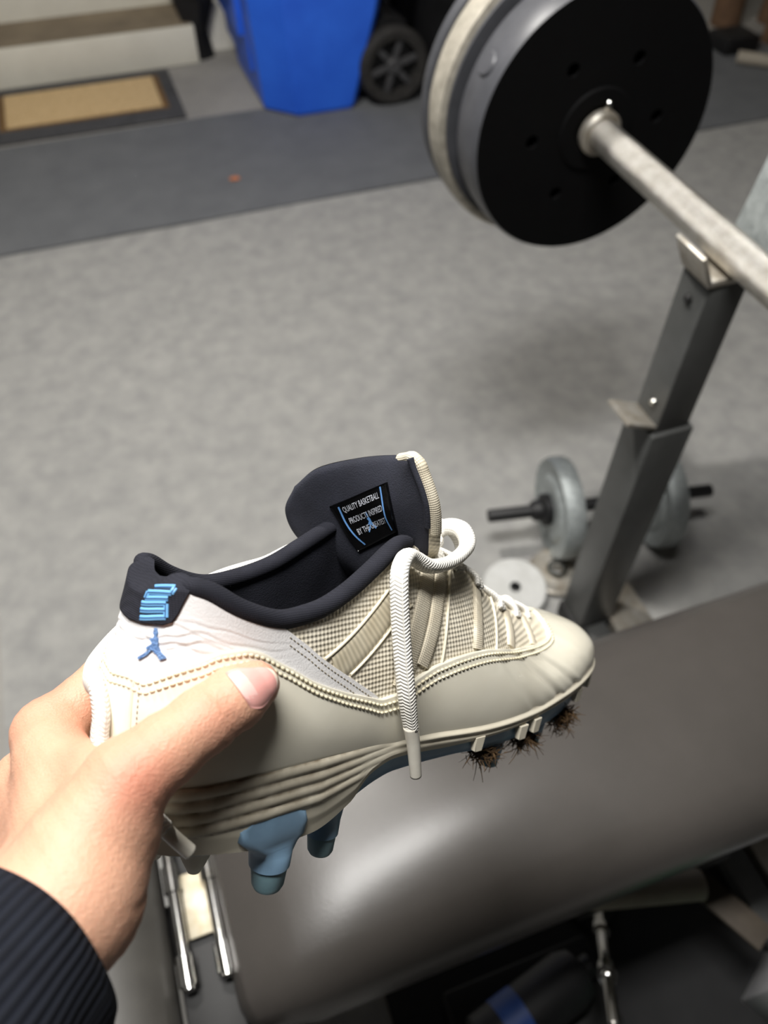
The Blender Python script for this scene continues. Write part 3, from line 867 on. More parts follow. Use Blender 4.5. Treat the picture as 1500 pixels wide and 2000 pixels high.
def sheet(name, ts, lo, hi, off, rows, material, parent, thick=1.2, lip=0.35, rel=None, edge_lo=True, edge_hi=True, v_uv=True):
    """a leather/textile panel on the upper: columns at ts, from v=lo(t) to hi(t), rolled edges"""
    ts = np.asarray(ts, float)
    lo = np.asarray(lo, float); hi = np.asarray(hi, float)
    ks = list(np.linspace(0, 1, rows))
    prof = [(k, off) for k in ks]
    hm = 65.0
    pre, post = [], []
    if edge_lo:
        pre = [(0.0, off - thick), (-0.0, off - lip * 1.2)]
    if edge_hi:
        post = [(1.0, off - lip * 1.2), (1.0, off - thick)]
        prof[-1] = (1.0 - 0.5 / rows * 0.3, off)
    if edge_lo:
        prof[0] = (0.5 / rows * 0.3, off)
    prof = pre + prof + post
    V, UV = [], []
    for k, o in prof:
        v = lo + (hi - lo) * k
        oo = o if rel is None else o + rel(ts, v)
        q, n = surf(ts, v, oo)
        V.append(q); UV.append(np.stack([q[:, 0], q[:, 2]], 1))
    V = np.stack(V, 1); UV = np.stack(UV, 1)
    nc, nr = V.shape[:2]
    fs = [(i*nr + j, (i+1)*nr + j, (i+1)*nr + j+1, i*nr + j+1) for i in range(nc-1) for j in range(nr-1)]
    return mesh(name, loc(V.reshape(-1, 3)), fs, material, parent, uvs=UV.reshape(-1, 2))


def ribbon(tv, width, height, off, n=60, rel=None):
    """raised strip along a polyline in (t, v); returns verts, faces"""
    c = spline(tv, n) if len(tv) > 2 else np.linspace(tv[0], tv[-1], n)
    P, N = surf(c[:, 0], c[:, 1], off if rel is None else off + rel(c[:, 0], c[:, 1]))
    T_ = np.gradient(P, axis=0); T_ /= np.linalg.norm(T_, axis=1)[:, None] + 1e-9
    S = np.cross(N, T_); S /= np.linalg.norm(S, axis=1)[:, None] + 1e-9
    prof = [(-1, -0.9), (-1, 0.0), (-.86, .75), (-.5, 1.0), (0, 1.05), (.5, 1.0), (.86, .75), (1, 0.0), (1, -0.9)]
    V = np.stack([P + S * (a * width / 2) + N * (b * height) for a, b in prof], 1)
    m = len(prof)
    fs = [(i*m + j, (i+1)*m + j, (i+1)*m + j+1, i*m + j+1) for i in range(n-1) for j in range(m-1)]
    fs += [tuple(range(m)), tuple((n-1)*m + k for k in range(m))[::-1]]
    L = np.concatenate([[0], np.cumsum(np.linalg.norm(np.diff(P, axis=0), axis=1))])
    uv = np.array([(L[i], a * width / 2) for i in range(n) for a, b in prof])
    return V.reshape(-1, 3), fs, uv


def strip(name, tv, width, height, off, material, parent, n=60, rel=None):
    v, f, uv = ribbon(tv, width, height, off, n, rel)
    return mesh(name, loc(v), f, material, parent, uvs=uv, sharp=60)


def stitches(name, ts, vs, off, step, ln, wd, material, parent):
    """a row of separate stitches sitting along a seam, one mesh"""
    P, N = surf(ts, vs, off)
    L = np.concatenate([[0], np.cumsum(np.linalg.norm(np.diff(P, axis=0), axis=1))])
    V, F = [], []
    for d in np.arange(step * .5, L[-1], step):
        c = np.array([np.interp(d, L, P[:, k]) for k in range(3)])
        n = np.array([np.interp(d, L, N[:, k]) for k in range(3)]); n /= np.linalg.norm(n)
        c2 = np.array([np.interp(d + .2, L, P[:, k]) for k in range(3)])
        t = c2 - c; t /= np.linalg.norm(t) + 1e-9
        s = np.cross(n, t)
        b = len(V)
        for a in (-1, -.62, 0, .62, 1):
            r = math.sqrt(max(0, 1 - (abs(a) ** 3)))
            for ph in range(6):
                an = ph * math.pi / 3
                V.append(c + t * a * ln / 2 + s * wd * .5 * r * math.cos(an) + n * wd * .42 * r * math.sin(an))
        F += [(b + i*6 + k, b + i*6 + (k+1) % 6, b + (i+1)*6 + (k+1) % 6, b + (i+1)*6 + k) for i in range(4) for k in range(6)]
    o = mesh(name, loc(np.array(V)), F, material, parent)
    return o


sym = lambda a: np.concatenate([-a[::-1], a[1:]]) if a[0] == 0 else a
def both(t0, t1, n):
    a = np.linspace(0, t1, n)
    return np.concatenate([-a[::-1], a[1:]])

# edge lines on the upper as v(t)
E1T = [0, .92, 1.64, 2.69, 3.87, 4.66, 5.05, 5.45, 6.04, 6.82, 7.74, 8.86, 9.58, 10.24, 10.89, 12.08, 13.19, 14.31, 15.29, 15.68, 15.95, 16.4, 21]
E1V = [.575, .588, .562, .619, .681, .762, .80, .795, .712, .575, .431, .288, .275, .338, .4, .45, .506, .575, .612, .65, .84, 1.0, 1.0]
e1 = lambda t: np.interp(np.abs(t), np.linspace(0, 21, 600), smooth(np.interp(np.linspace(0, 21, 600), E1T, E1V), 14))
E2T = [0, 2.5, 3.0, 3.4, 5.6, 5.97, 6.69, 7.42, 8.2, 8.86]
E2V = [.86, .86, .93, .985, 1.0, .95, .806, .625, .438, .29]
e2 = lambda t: np.interp(np.abs(t), E2T, E2V)

# base textile
ts = both(0, 16.6, 200)
sheet('textile_upper', ts, np.full_like(ts, .18), np.full_like(ts, 1.0), 0.0, 26, M_textile, shoe, edge_lo=False)
# inner lining and footbed
ts = both(0, 11.6, 120)
hi = np.full_like(ts, 1.0)
sheet('lining', ts, np.full_like(ts, .12), hi, -4.5, 24, M_lining, shoe, edge_lo=False, edge_hi=False)
fb = [(s, w * .86) for s, w in zip(np.linspace(4, 240, 40), np.interp(np.linspace(4, 240, 40), OUT_S, OUT_W))]
vs = [(s, w * k, 40 + 0.05 * abs(w * k)) for s, w in fb for k in np.linspace(-1, 1, 9)]
mesh('insole', loc(np.array(vs)), [(i*9 + j, i*9 + j+1, (i+1)*9 + j+1, (i+1)*9 + j) for i in range(39) for j in range(8)], M_insole, shoe)

# white leather heel panel with a few creases
def creases(t, v):
    c = 0.0
    for k, (v0, a, s) in enumerate(((.735, .55, .010), (.765, .4, .008), (.70, .35, .010), (.80, .3, .009), (.845, .2, .008))):
        line = v0 + .012 * np.sin(np.abs(t) * 1.9 + k) + .006 * np.sin(np.abs(t) * 5.3 + 2 * k)
        env = np.exp(-((np.abs(t) - 2.6 - .3 * k) / 2.0) ** 2)
        c = c - a * env * np.exp(-((v - line) / s) ** 2) + .5 * a * env * np.exp(-((v - line - 1.8 * s) / s) ** 2)
    return c
ts = both(0, 8.8, 260)
sheet('heel_panel', ts, np.minimum(e1(ts) - .05, e2(ts) - .02), e2(ts), 0.9, 60, M_leather, shoe, rel=creases)
# patent mudguard wrapping the whole shoe
def flex(t, v):
    a = np.abs(t)
    c = 0.0
    for (t0, sl, am, w) in ((14.6, -3.2, .9, .13), (15.35, -3.6, .8, .12), (13.8, -2.6, .5, .14), (16.4, -3.0, .35, .2)):
        x = a - (t0 + sl * (v - .3))
        c = c - am * np.exp(-(x / w) ** 2) * np.clip(1.2 - v * .6, 0, 1) + am * .5 * np.exp(-((x - 2 * w) / w) ** 2)
    c = c + .35 * np.sin(a * 1.7 + v * 6) * np.sin(v * 9) * .5
    return c
ts = both(0, 20.98, 420)
mg = sheet('mudguard', ts, np.full_like(ts, -0.0), e1(ts), 1.9, 44, M_patent, shoe, thick=2.2, lip=.5, rel=flex, edge_lo=False)
# seam lines
tl = np.linspace(-16.0, 16.0, 900)
for k, dv in enumerate((.032, .075)):
    stitches('mudguard_stitching', tl, e1(tl) - dv, 2.15, 2.55, 2.2, 1.35, M_thread, mg)
tl2 = np.linspace(6.05, 8.75, 200)
for s in (1, -1):
    for dv in (.035, .085):
        stitches('panel_stitching', s * tl2, e2(tl2) - dv, 1.0, 2.1, 1.5, .55, M_threadd, shoe)
    tv_ = np.linspace(.08, .53, 60)
    stitches('heel_seam_stitching', np.full(60, 1.45 * s), tv_, 2.0, 2.0, 1.4, .6, M_threadd, mg)
strip('heel_seam', [(1.25, .02), (1.2, .3), (1.18, .55)], 1.2, .5, 1.9, M_piping, mg, 30)

# collar roll and heel tab
tc_ = np.concatenate([-np.linspace(0, 10.3, 160)[::-1], np.linspace(0, 10.3, 160)[1:]])
Pc, Nc = surf(tc_, np.interp(np.abs(tc_), [0, 2.4, 3.5, 11], [.962, .965, 1.0, 1.0]), np.interp(np.abs(tc_), [0, 2.7, 3.6, 11], [-4.4, -4.2, -1.6, -1.6]))
rad = np.interp(np.abs(tc_), [0, 3, 4.5, 9.3, 10.3], [3.6, 3.7, 4.2, 4.2, 3.2])
tube('collar_roll', Pc, rad * 1.0, rad * .92, 16, up=Nc, material=M_knit, parent=shoe, conv=loc)
ts = both(0, 3.35, 90)
tabhi = np.interp(np.abs(ts), [0, 2.2, 3.35], [1.05, 1.05, 1.03])
tabrel = lambda t, v: -9.0 * np.clip((np.asarray(v) - .975) / .075, 0, 1) ** 1.6
tablo = np.interp(np.abs(ts), [0, .72, 2.2, 2.6, 2.85, 3.05, 3.35], [.832, .830, .818, .83, .87, .92, .985])
tab = sheet('heel_tab', ts, tablo, tabhi, 2.0, 30, M_knit, shoe, thick=2.4, lip=.8, rel=tabrel, edge_hi=False)
def mark(name, paths):
    for p in paths:
        strip(name, p, 2.0, .28, 2.1, M_lightblue, tab, 20, tabrel)
        strip('inline', p, .34, .1, 2.1 + .34, M_navy, tab, 20, tabrel)
two = [(1.48, .999), (2.66, .992), (2.54, .966), (1.25, .979), (1.14, .950), (2.40, .942)]
three = [(.92, .925), (2.32, .919), (2.36, .856), (.98, .854), (.92, .892), (2.36, .888)]
def seg(a, b):
    return [a, ((a[0] + b[0]) / 2, (a[1] + b[1]) / 2), b]
mark('numeral_stroke', [seg(two[0], two[1]), seg(two[1], two[2]), seg(two[2], two[3]), seg(two[3], two[4]), seg(two[4], two[5]),
                        seg(three[0], three[1]), seg(three[1], three[2]), seg(three[2], three[3]), seg(three[4], three[5])])
# leaping figure emblem, raised embroidery
fig = [(1.80, .806), (1.90, .803), (1.99, .781), (1.95, .765), (2.05, .744), (2.05, .719), (2.17, .694), (2.40, .672), (2.44, .664), (2.21, .654), (2.16, .660), (2.02, .681),
       (1.77, .700), (1.58, .675), (1.27, .652), (1.15, .652), (1.18, .663), (1.51, .688), (1.70, .706), (1.52, .703), (1.50, .712), (1.76, .731), (1.62, .754), (1.80, .758), (1.84, .770), (1.77, .781)]
poly = [Vector((a * 10, b * 70, 0)) for a, b in fig]
tri = tessellate_polygon([poly])
fa = np.array(fig)
ft, _n = surf(fa[:, 0], fa[:, 1], 1.75)
fb_, _n = surf(fa[:, 0], fa[:, 1], .4)
nf = len(fig)
mesh('leaping_figure', loc(np.vstack([ft, fb_])), [tuple(t) for t in tri] + [(i, (i+1) % nf, nf + (i+1) % nf, nf + i) for i in range(nf)], M_embro, shoe, smooth=False)

# webbing straps over the textile
for s in (1, -1):
    def quad_strap(name, a, b, width, height, off, m, n=30):
        return strip(name, [(a[0] * s, a[1]), ((a[0] + b[0]) / 2 * s, (a[1] + b[1]) / 2), (b[0] * s, b[1])], width, height, off, m, shoe, n)
    quad_strap('satin_strap', (7.50, .60), (9.70, .775), 11.5, .5, .25, M_satin)
    quad_strap('strap_piping', (7.20, .69), (9.30, .835), 1.1, .6, .5, M_piping)
    quad_strap('strap_piping', (7.95, .52), (10.1, .70), .9, .5, .5, M_piping)
    quad_strap('lace_loop_strap', (9.62, .30), (11.25, .99), 10.5, .8, .25, M_webbing)
    quad_strap('lace_loop_strap', (10.35, .39), (11.95, .99), 8.5, 1.0, .5, M_webbing)
    quad_strap('lace_loop_strap', (12.72, .49), (13.45, 1.0), 7.0, 1.1, .35, M_webbing)
    quad_strap('lace_loop_strap', (13.85, .56), (14.45, 1.0), 6.0, 1.1, .35, M_webbing)
    quad_strap('lace_loop_strap', (14.75, .59), (15.15, 1.0), 5.0, 1.1, .35, M_webbing)
    quad_strap('strap_edge_cord', (11.15, .41), (12.35, .98), .9, .6, .5, M_piping)
    quad_strap('strap_edge_cord', (13.35, .51), (13.95, 1.0), .8, .6, .4, M_piping)
tl3 = np.linspace(10.3, 15.0, 100)

# ------------------------------------------------------------------ tongue
TG = np.array([[(134.4, -26.0, 89.7), (133.9, -18.0, 91.8), (134.9, -8.0, 91.6), (139.8, 4.0, 96.7), (140.5, 20.0, 108.0)],
               [(111.2, -36.0, 104.8), (118.9, -26.0, 106.5), (126.1, -10.0, 107.1), (134.0, 6.0, 110.2), (133.5, 26.0, 117.0)],
               [(102.3, -40.0, 119.6), (110.1, -26.0, 125.7), (119.7, -8.0, 128.7), (124.9, 10.0, 131.9), (125.2, 30.0, 135.5)],
               [(101.8, -34.0, 133.1), (104.7, -22.0, 143.4), (114.9, -6.0, 150.5), (121.4, 10.0, 154.2), (118.3, 24.0, 154.7)]])
NA, NB = 41, 41
tg1 = np.stack([spline(TG[i], NA) for i in range(4)], 0)
tg = np.stack([spline(tg1[:, j], NB) for j in range(NA)], 1)          # [b, a, 3] bottom -> top, far -> near
ta = np.gradient(tg, axis=1); tb = np.gradient(tg, axis=0)
tn = np.cross(ta, tb); tn /= np.linalg.norm(tn, axis=2, keepdims=True)
if tn[20, 20, 0] > 0:
    tn = -tn
# tn points back to the heel (the black inside); the outer face lies the other way
# pull the rim into a rounded edge
A_ = np.linspace(-1, 1, NA)[None, :]; B_ = np.linspace(0, 1, NB)[:, None]
rim = np.clip(1 - np.maximum(np.abs(A_) ** 6, np.clip(B_, 0, 1) ** 10), 0, 1) ** .5
inner = tg + tn * (2.5 * rim[:, :, None])
outer = tg - tn * (0.8 + 6.5 * rim[:, :, None])
ii = lambda i, j: i * NA + j
f_in = [(ii(i, j), ii(i, j+1), ii(i+1, j+1), ii(i+1, j)) for i in range(NB-1) for j in range(NA-1)]
tongue = empty('tongue'); tongue.parent = shoe
mesh('tongue_lining', loc(inner.reshape(-1, 3)), f_in, M_lining, tongue)
# the outer shell reaches a little round the near and top edges
sh = np.concatenate([tg[:, :1] + tn[:, :1] * .0, outer[:, :], tg[:, -1:] + tn[:, -1:] * .4], 1)
sh[:, -2] += np.array([3.5, 3.0, 0.0]); sh[:, -3] += np.array([2.0, 1.2, 0])
mA = sh.shape[1]
f_o = [(i*mA + j, i*mA + j+1, (i+1)*mA + j+1, (i+1)*mA + j) for i in range(NB-1) for j in range(mA-1)]
f_o += [((NB-1)*mA + j, (NB-1)*mA + j+1, (NB-1)*mA + mA - 1 - j - 1, (NB-1)*mA + mA - 1 - j) for j in range(0)]
mesh('tongue_shell', loc(sh.reshape(-1, 3)), f_o, M_textile, tongue)
# top edge binding and near edge binding
rimline = np.concatenate([tg[14:, -1] + np.array([2.2, 1.4, 0]), tg[-1, ::-1][1:10] + np.array([2.0, 0, .0]) - np.linspace(0, 1, 9)[:, None] * np.array([0, 0, 2.5])], 0)
tube('tongue_binding', spline(rimline[::3], 120), 2.9, 2.9, 12, material=M_webbing, parent=tongue, conv=loc)
tube('tongue_hem', spline((tg[16:, -1] + np.array([-1.0, -0.2, 0]))[::3], 60), 1.6, 1.6, 10, material=M_lining, parent=tongue, conv=loc)

def tongue_at(a, b, off):
    x, y = np.clip(a, 0, .999) * (NA - 1), np.clip(b, 0, .999) * (NB - 1)
    i, j = y.astype(int), x.astype(int)
    fy, fx = (y - i)[..., None], (x - j)[..., None]
    bl = lambda G: G[i, j]*(1-fx)*(1-fy) + G[i, j+1]*fx*(1-fy) + G[i+1, j]*(1-fx)*fy + G[i+1, j+1]*fx*fy
    return bl(inner) + bl(tn) * np.asarray(off, float)[..., None]
# black label; corners given as (a, b) on the tongue, text rows mapped onto it
LQ = np.array([[(.315, .685), (.735, .80)], [(.435, .30), (.76, .40)]])   # [top/bottom][left/right]
def label_pt(u, v, off):
    """u 0..1 left to right, v 0..1 bottom to top"""
    u = np.asarray(u, float); v = np.asarray(v, float)
    top = LQ[0, 0] + (LQ[0, 1] - LQ[0, 0]) * u[..., None]
    bot = LQ[1, 0] + (LQ[1, 1] - LQ[1, 0]) * u[..., None]
    ab = bot + (top - bot) * v[..., None]
    bulge = .5 * np.sin(u * 7 + v * 3) * np.sin(v * 5)
    return tongue_at(ab[..., 0], ab[..., 1], off + bulge)
uu, vv = np.meshgrid(np.linspace(0, 1, 22), np.linspace(0, 1, 22))
lp = label_pt(uu, vv, 1.0)
lb_ = label_pt(uu, vv, -.6)
k22 = lambda i, j: i * 22 + j
lf = [(k22(i, j), k22(i, j+1), k22(i+1, j+1), k22(i+1, j)) for i in range(21) for j in range(21)]
bnd = [k22(0, j) for j in range(22)] + [k22(i, 21) for i in range(1, 22)] + [k22(21, j) for j in range(20, -1, -1)] + [k22(i, 0) for i in range(20, 0, -1)]
lf += [(bnd[k], bnd[(k+1) % len(bnd)], 484 + bnd[(k+1) % len(bnd)], 484 + bnd[k]) for k in range(len(bnd))]
mesh('tongue_label', loc(np.vstack([lp.reshape(-1, 3), lb_.reshape(-1, 3)])), lf, M_label, tongue)
M_ltext = mat('label_silver_print', (206, 210, 220), 0.5, rgb2=(190, 194, 204), nscale=60)
M_lline = mat('label_blue_print', (110, 160, 220), 0.5, rgb2=(96, 146, 206), nscale=60)
def label_line(name, path, wd, m):
    p = spline(path, 24)
    T_ = np.gradient(p, axis=0); T_ /= np.linalg.norm(T_, axis=1)[:, None]
    nr = np.stack([-T_[:, 1], T_[:, 0]], 1)
    l, r = p + nr * wd, p - nr * wd
    V = np.stack([label_pt(l[:, 0], l[:, 1], 1.25), label_pt(r[:, 0], r[:, 1], 1.25)], 1).reshape(-1, 3)
    mesh(name, loc(V), [(2*i, 2*i+1, 2*i+3, 2*i+2) for i in range(23)], m, tongue)
label_line('label_stripe', [(.13, .93), (.11, .6), (.15, .3), (.22, .06)], .014, M_lline)
label_line('label_stripe', [(.87, .97), (.85, .6), (.85, .35), (.90, .08)], .014, M_lline)
def label_text(txt, u0, v0, size_u, size_v, m):
    cu = bpy.data.curves.new('txt', 'FONT')
    cu.body = txt
    cu.resolution_u = 3
    o = bpy.data.objects.new('txt', cu)
    COL.objects.link(o)
    dg = bpy.context.evaluated_depsgraph_get()
    me = bpy.data.meshes.new_from_object(o.evaluated_get(dg))
    bpy.data.objects.remove(o)
    co = np.array([v.co[:2] for v in me.vertices])
    w = co[:, 0].max()
    u = u0 + co[:, 0] / w * size_u
    v = v0 + co[:, 1] * size_v
    P = loc(label_pt(u, v, 1.22))
    for vx, p in zip(me.vertices, P):
        vx.co = p
    me.name = 'label_lettering'
    ob = link('label_lettering', me, m, tongue, smooth=False)
    return ob
for txt, v0, u0, su in (('QUALITY BASKETBALL', .78, .17, .64), ('PRODUCTS INSPIRED', .53, .18, .64), ('BY THE GREATEST', .28, .22, .60)):
    label_text(txt, u0, v0, su, .17, M_ltext)
fig2 = np.array(fig); fu = .50 + (fig2[:, 0] - 1.8) * .14; fv = .42 + (fig2[:, 1] - .72) * 2.6
mesh('label_figure', loc(label_pt(fu, fv, 1.2)), [tuple(t) for t in tri], M_lline, tongue, smooth=False)
# lower tongue under the laces
lt = []
for s_, h_, w_ in ((136, 96, 20), (150, 101, 20), (168, 97, 19), (188, 85, 17), (205, 76, 15), (225, 68.5, 12), (245, 63, 7)):
    for k in np.linspace(-1, 1, 9):
        lt.append((s_, w_ * k, h_ - 3.0 - 4 * k * k + 2))
mesh('tongue_vamp', loc(np.array(lt)), [(i*9 + j, i*9 + j+1, (i+1)*9 + j+1, (i+1)*9 + j) for i in range(6) for j in range(8)], M_textile, tongue)

# ------------------------------------------------------------------ laces
def lace(name, pts, n, ra=4.3, rb=3.0, up=None, m=14, taper=None):
    p = spline(pts, n)
    r = np.ones(n)
    if taper is not None:
        r = np.interp(np.linspace(0, 1, n), taper[0], taper[1])
    return tube(name, p, ra * r, rb * r, m, up=up, material=M_lace, parent=shoe, conv=loc)
for k, (ta_, tb_) in enumerate(((11.6, 12.4), (12.6, 13.3), (13.4, 14.1), (14.2, 14.8), (14.9, 15.5))):
    for s in (1, -1):
        a, _ = surf(ta_ * s, 1.0, .8); b, _ = surf(-tb_ * s, 1.0, .8)
        lift = 3.0 + (1.2 if s > 0 else 0)
        m_ = (a + b) / 2 + np.array([0, 0, lift])
        lace('cross_lace', [a + np.array([0, 4.0 * s, -4]), a + np.array([0, 0, 1.2]), m_, b + np.array([0, 0, 1.2]), b + np.array([0, -4.0 * s, -4])], 40, 1.7, 3.6, up=np.array([0, 0, 1.0]))
near = [(157.0, 6.0, 106.4), (159.6, 4.0, 113.0), (165.2, 8.0, 119.0), (165.3, 18.0, 119.5), (159.5, 27.0, 114.1), (145.8, 30.5, 108.7), (130.8, 31.0, 107.6), (121.1, 30.0, 111.5),
        (114.4, 31.0, 113.6), (108.2, 34.0, 109.6), (105.8, 37.0, 100.8), (107.6, 40.0, 79.2), (110.8, 43.0, 57.2), (116.6, 43.0, 39)]
lace('lace_end', near, 220, 4.4, 3.3, up=np.array([0.3, 1.0, 0.2]), taper=([0, .9, 1], [1, 1, .82]))
agl = [(116.3, 43.0, 40.5), (120.0, 42.8, 30), (124.9, 42.0, 14.3)]
tube('lace_aglet', spline(agl, 30), np.interp(np.linspace(0, 1, 30), [0, .3, 1], [3.5, 3.1, 2.7]), None, 14, material=M_clear, parent=shoe, conv=loc)
lace('lace_knot', [(150, 12, 108), (158, 10, 112), (164, 2, 112), (160, -7, 111), (150, -10, 107), (146, 0, 109), (152, 10, 111)], 70, 3.0, 3.0)
lace('lace_loop', [(154, -2, 110), (162, -2, 119), (170, 8, 117), (172, 14, 109), (166, 16, 104)], 60, 3.6, 2.4)
far = [(150, -14, 109), (132, -30, 106), (110, -36.5, 101), (92, -37.5, 94.5), (80.4, -37.3, 92.5), (69.6, -37.3, 90.5), (58, -37.0, 87.5), (40, -38.2, 82), (22, -36.5, 72), (7, -27, 65), (-1.5, -13, 64.5), (-3.6, -3, 65), (-4.6, 3, 58), (-6.2, 7.0, 48.4),
       (-4.0, 17, 38), (2.5, 28, 30), (6.8, 31.5, 24.5)]
lace('lace_wrapped_round_heel', far, 260, 3.2, 5.2, up=np.array([0.0, -1.0, 0.1]))
tube('lace_aglet', spline([(5.4, 30.8, 26.0), (10, 33.5, 20.5), (15.1, 36.0, 14.9)], 20), 2.75, None, 14, material=M_clear, parent=shoe, conv=loc)

# ------------------------------------------------------------------ midsole, outsole, studs
MB_S = [0, 24, 52, 73, 94, 104, 118, 154, 175, 197, 224, 250, 280, 310]
MB_H = [10, 7.2, 3, 1.2, 7.5, 17.0, 20.5, 18.5, 18.2, 18.8, 21.2, 24, 28, 31]
cols = np.concatenate([-np.linspace(0, 21, 200)[::-1], np.linspace(0, 21, 200)[1:]])
rows = 44
V = np.zeros((len(cols), rows, 3)); dirt = np.zeros((len(cols), rows))
for c, t in enumerate(cols):
    x = abs(t) / 21 * (NT - 1); i = min(int(x), NT - 2); fx = x - i
    b = BE[i] * (1 - fx) + BE[i+1] * fx; n = OUTN[i] * (1 - fx) + OUTN[i+1] * fx
    n = n / np.linalg.norm(n)
    hb = float(hermite(MB_S, MB_H, b[0]))
    heel = float(np.clip((118 - b[0]) / 45, 0, 1))
    for r in range(rows):
        v = r / (rows - 1)
        h = b[2] + 2.0 - (b[2] + 2.0 - hb) * v
        d = (b[2] + 2 - h)                       # mm below the feather line
        o = 1.9
        if heel > 0:
            q = d / (4.9 - 2.2 * (1 - heel))
            if q < 4.0:
                o += heel * (1.0 + 1.0 * abs(math.sin(math.pi * q)) ** .6)
                dirt[c, r] = heel * (1 - abs(math.sin(math.pi * q)) ** .5) * .8 + .35 * heel
            else:
                o += heel * max(0.0, 1.0 - (q - 4) * .5)
        fore = float(np.clip((b[0] - 110) / 30, 0, 1))
        o += fore * (1.5 * math.exp(-((d - 3.2) / 1.6) ** 2) + .5 * math.exp(-((d - 6.5) / 1.2) ** 2))
        dirt[c, r] = max(dirt[c, r], fore * .5 * math.exp(-((d - 5.2) / 1.2) ** 2), .5 * math.exp(-(d / 1.3) ** 2))
        o -= 1.2 * max(0.0, v - .75) * 4
        p = b + n * o; p[2] = h
        if t < 0:
            p[1] *= -1
        V[c, r] = p
fs = [(i*rows + j, i*rows + j+1, (i+1)*rows + j+1, (i+1)*rows + j) for i in range(len(cols) - 1) for j in range(rows - 1)]
ms = mesh('midsole', loc(V.reshape(-1, 3)), fs, M_midsole, shoe)
at = ms.data.attributes.new('dirt', 'FLOAT', 'POINT')
at.data.foreach_set('value', dirt.ravel().astype(np.float32))
# outsole plate under the midsole
PB_S = [0, 50, 75, 92, 102, 114, 123, 159, 185, 230, 270, 310]
PB_H = [6, 1, 0.0, 2, 5.8, 9.3, 10.6, 10.4, 8.5, 10, 16, 24]
cols2 = np.concatenate([-np.linspace(0, 21, 120)[::-1], np.linspace(0, 21, 120)[1:]])
V = []
for t in cols2:
    x = abs(t) / 21 * (NT - 1); i = min(int(x), NT - 2); fx = x - i
    b = BE[i] * (1 - fx) + BE[i+1] * fx; n = OUTN[i] * (1 - fx) + OUTN[i+1] * fx; n /= np.linalg.norm(n)
    hb = float(hermite(MB_S, MB_H, b[0])); pb = float(hermite(PB_S, PB_H, b[0]))
    s = -1 if t < 0 else 1
    for o, h, k in ((-1.4, hb + 2, 1), (-1.6, hb - .5, 1), (-2.2, (hb + pb) / 2, 1), (-3.6, pb + .8, 1), (-5.5, pb, 1), (-9, pb, .5), (-9, pb, 0)):
        p = b + n * o
        V.append((p[0], p[1] * s * k, min(h, hb + 2)))
R7 = 7
fs = [(i*R7 + j, i*R7 + j+1, (i+1)*R7 + j+1, (i+1)*R7 + j) for i in range(len(cols2) - 1) for j in range(R7 - 1)]
outsole = mesh('outsole', loc(np.array(V)), fs, M_blue, shoe)
def stud(s, w, prof, tip, name='stud', m=None, n=28, sq=1.0, lean=(0, 0), flush=False):
    bm = bmesh.new()
    T4 = Matrix.Translation(Vector(loc(np.array([s, w, 0.0]))))
    add_lathe(bm, [(r * .001, h * .001) for r, h in prof], n, T4)
    for v in bm.verts:
        dz = -min(v.co.z, 0) * 1000
        v.co.x += lean[0] * dz * .001; v.co.y -= lean[1] * dz * .001
        s_, w_, h_ = v.co.x * 1000, -v.co.y * 1000, v.co.z * 1000
        if flush and h_ > -2:
            if h_ > 0:
                v.co.x -= .0055 * min(h_ / 12, 1.0); s_ = v.co.x * 1000
            lim = float(np.interp(s_, OUT_S, OUT_W)) + 3.3 - max(0.0, 7 - h_) * .3
            v.co.y = -max(-lim, min(lim, w_)) * .001
    o = bm_obj(name, bm, m or M_blue, shoe, sharp=50)
    if tip:
        bm = bmesh.new()
        add_lathe(bm, [(r * .001, h * .001) for r, h in tip], n, T4)
        for v in bm.verts:
            dz = -min(v.co.z, 0) * 1000
            v.co.x += lean[0] * dz * .001; v.co.y -= lean[1] * dz * .001
        bm_obj('stud_tip', bm, M_teal, o, sharp=50)
    return o
BIG = [(13.5, 17), (17.0, 14.5), (17.4, 10), (14.6, 4.5), (10.4, 0.5), (8.9, -3.0), (8.4, -9.5), (0, -9.5)]
BIGT = [(0, -9.0), (7.7, -9.0), (7.5, -10.5), (6.6, -18), (5.6, -20), (0, -20.2)]
SM = [(12, 10), (10.6, 6), (8.6, 2), (7.6, -4), (7.2, -11), (0, -11)]
SMT = [(0, -10.5), (6.6, -10.5), (6.4, -12), (5.7, -19), (4.8, -20.6), (0, -20.8)]
stud(57, 28.5, BIG, BIGT, n=48, flush=True); stud(57, -28.5, BIG, BIGT, n=48, flush=True)
stud(90, 22, SM, SMT); stud(90, -22, SM, SMT)
for (s, w, r) in ((198, 29, 1), (234, 30, 5), (262, 24, 9), (198, -29, 1), (234, -30, 5), (262, -24, 9), (286, 8, 14), (286, -8, 14), (215, 0, 3)):
    stud(s, w, [(7.5, 12 + r), (6.6, 4 + r), (5.6, -3 + r), (0, -3 + r)], [(0, -2.6 + r), (5.2, -2.6 + r), (4.5, -7.2 + r), (0, -7.8 + r)])
# pointed cream studs at the back of the heel
for (s, w) in ((32, 13), (24, -4)):
    stud(s, w, [(11, 12), (10, 6), (8, 0), (5, -7), (2.6, -12), (0, -13)], None, 'heel_stud', M_midsole, 20)
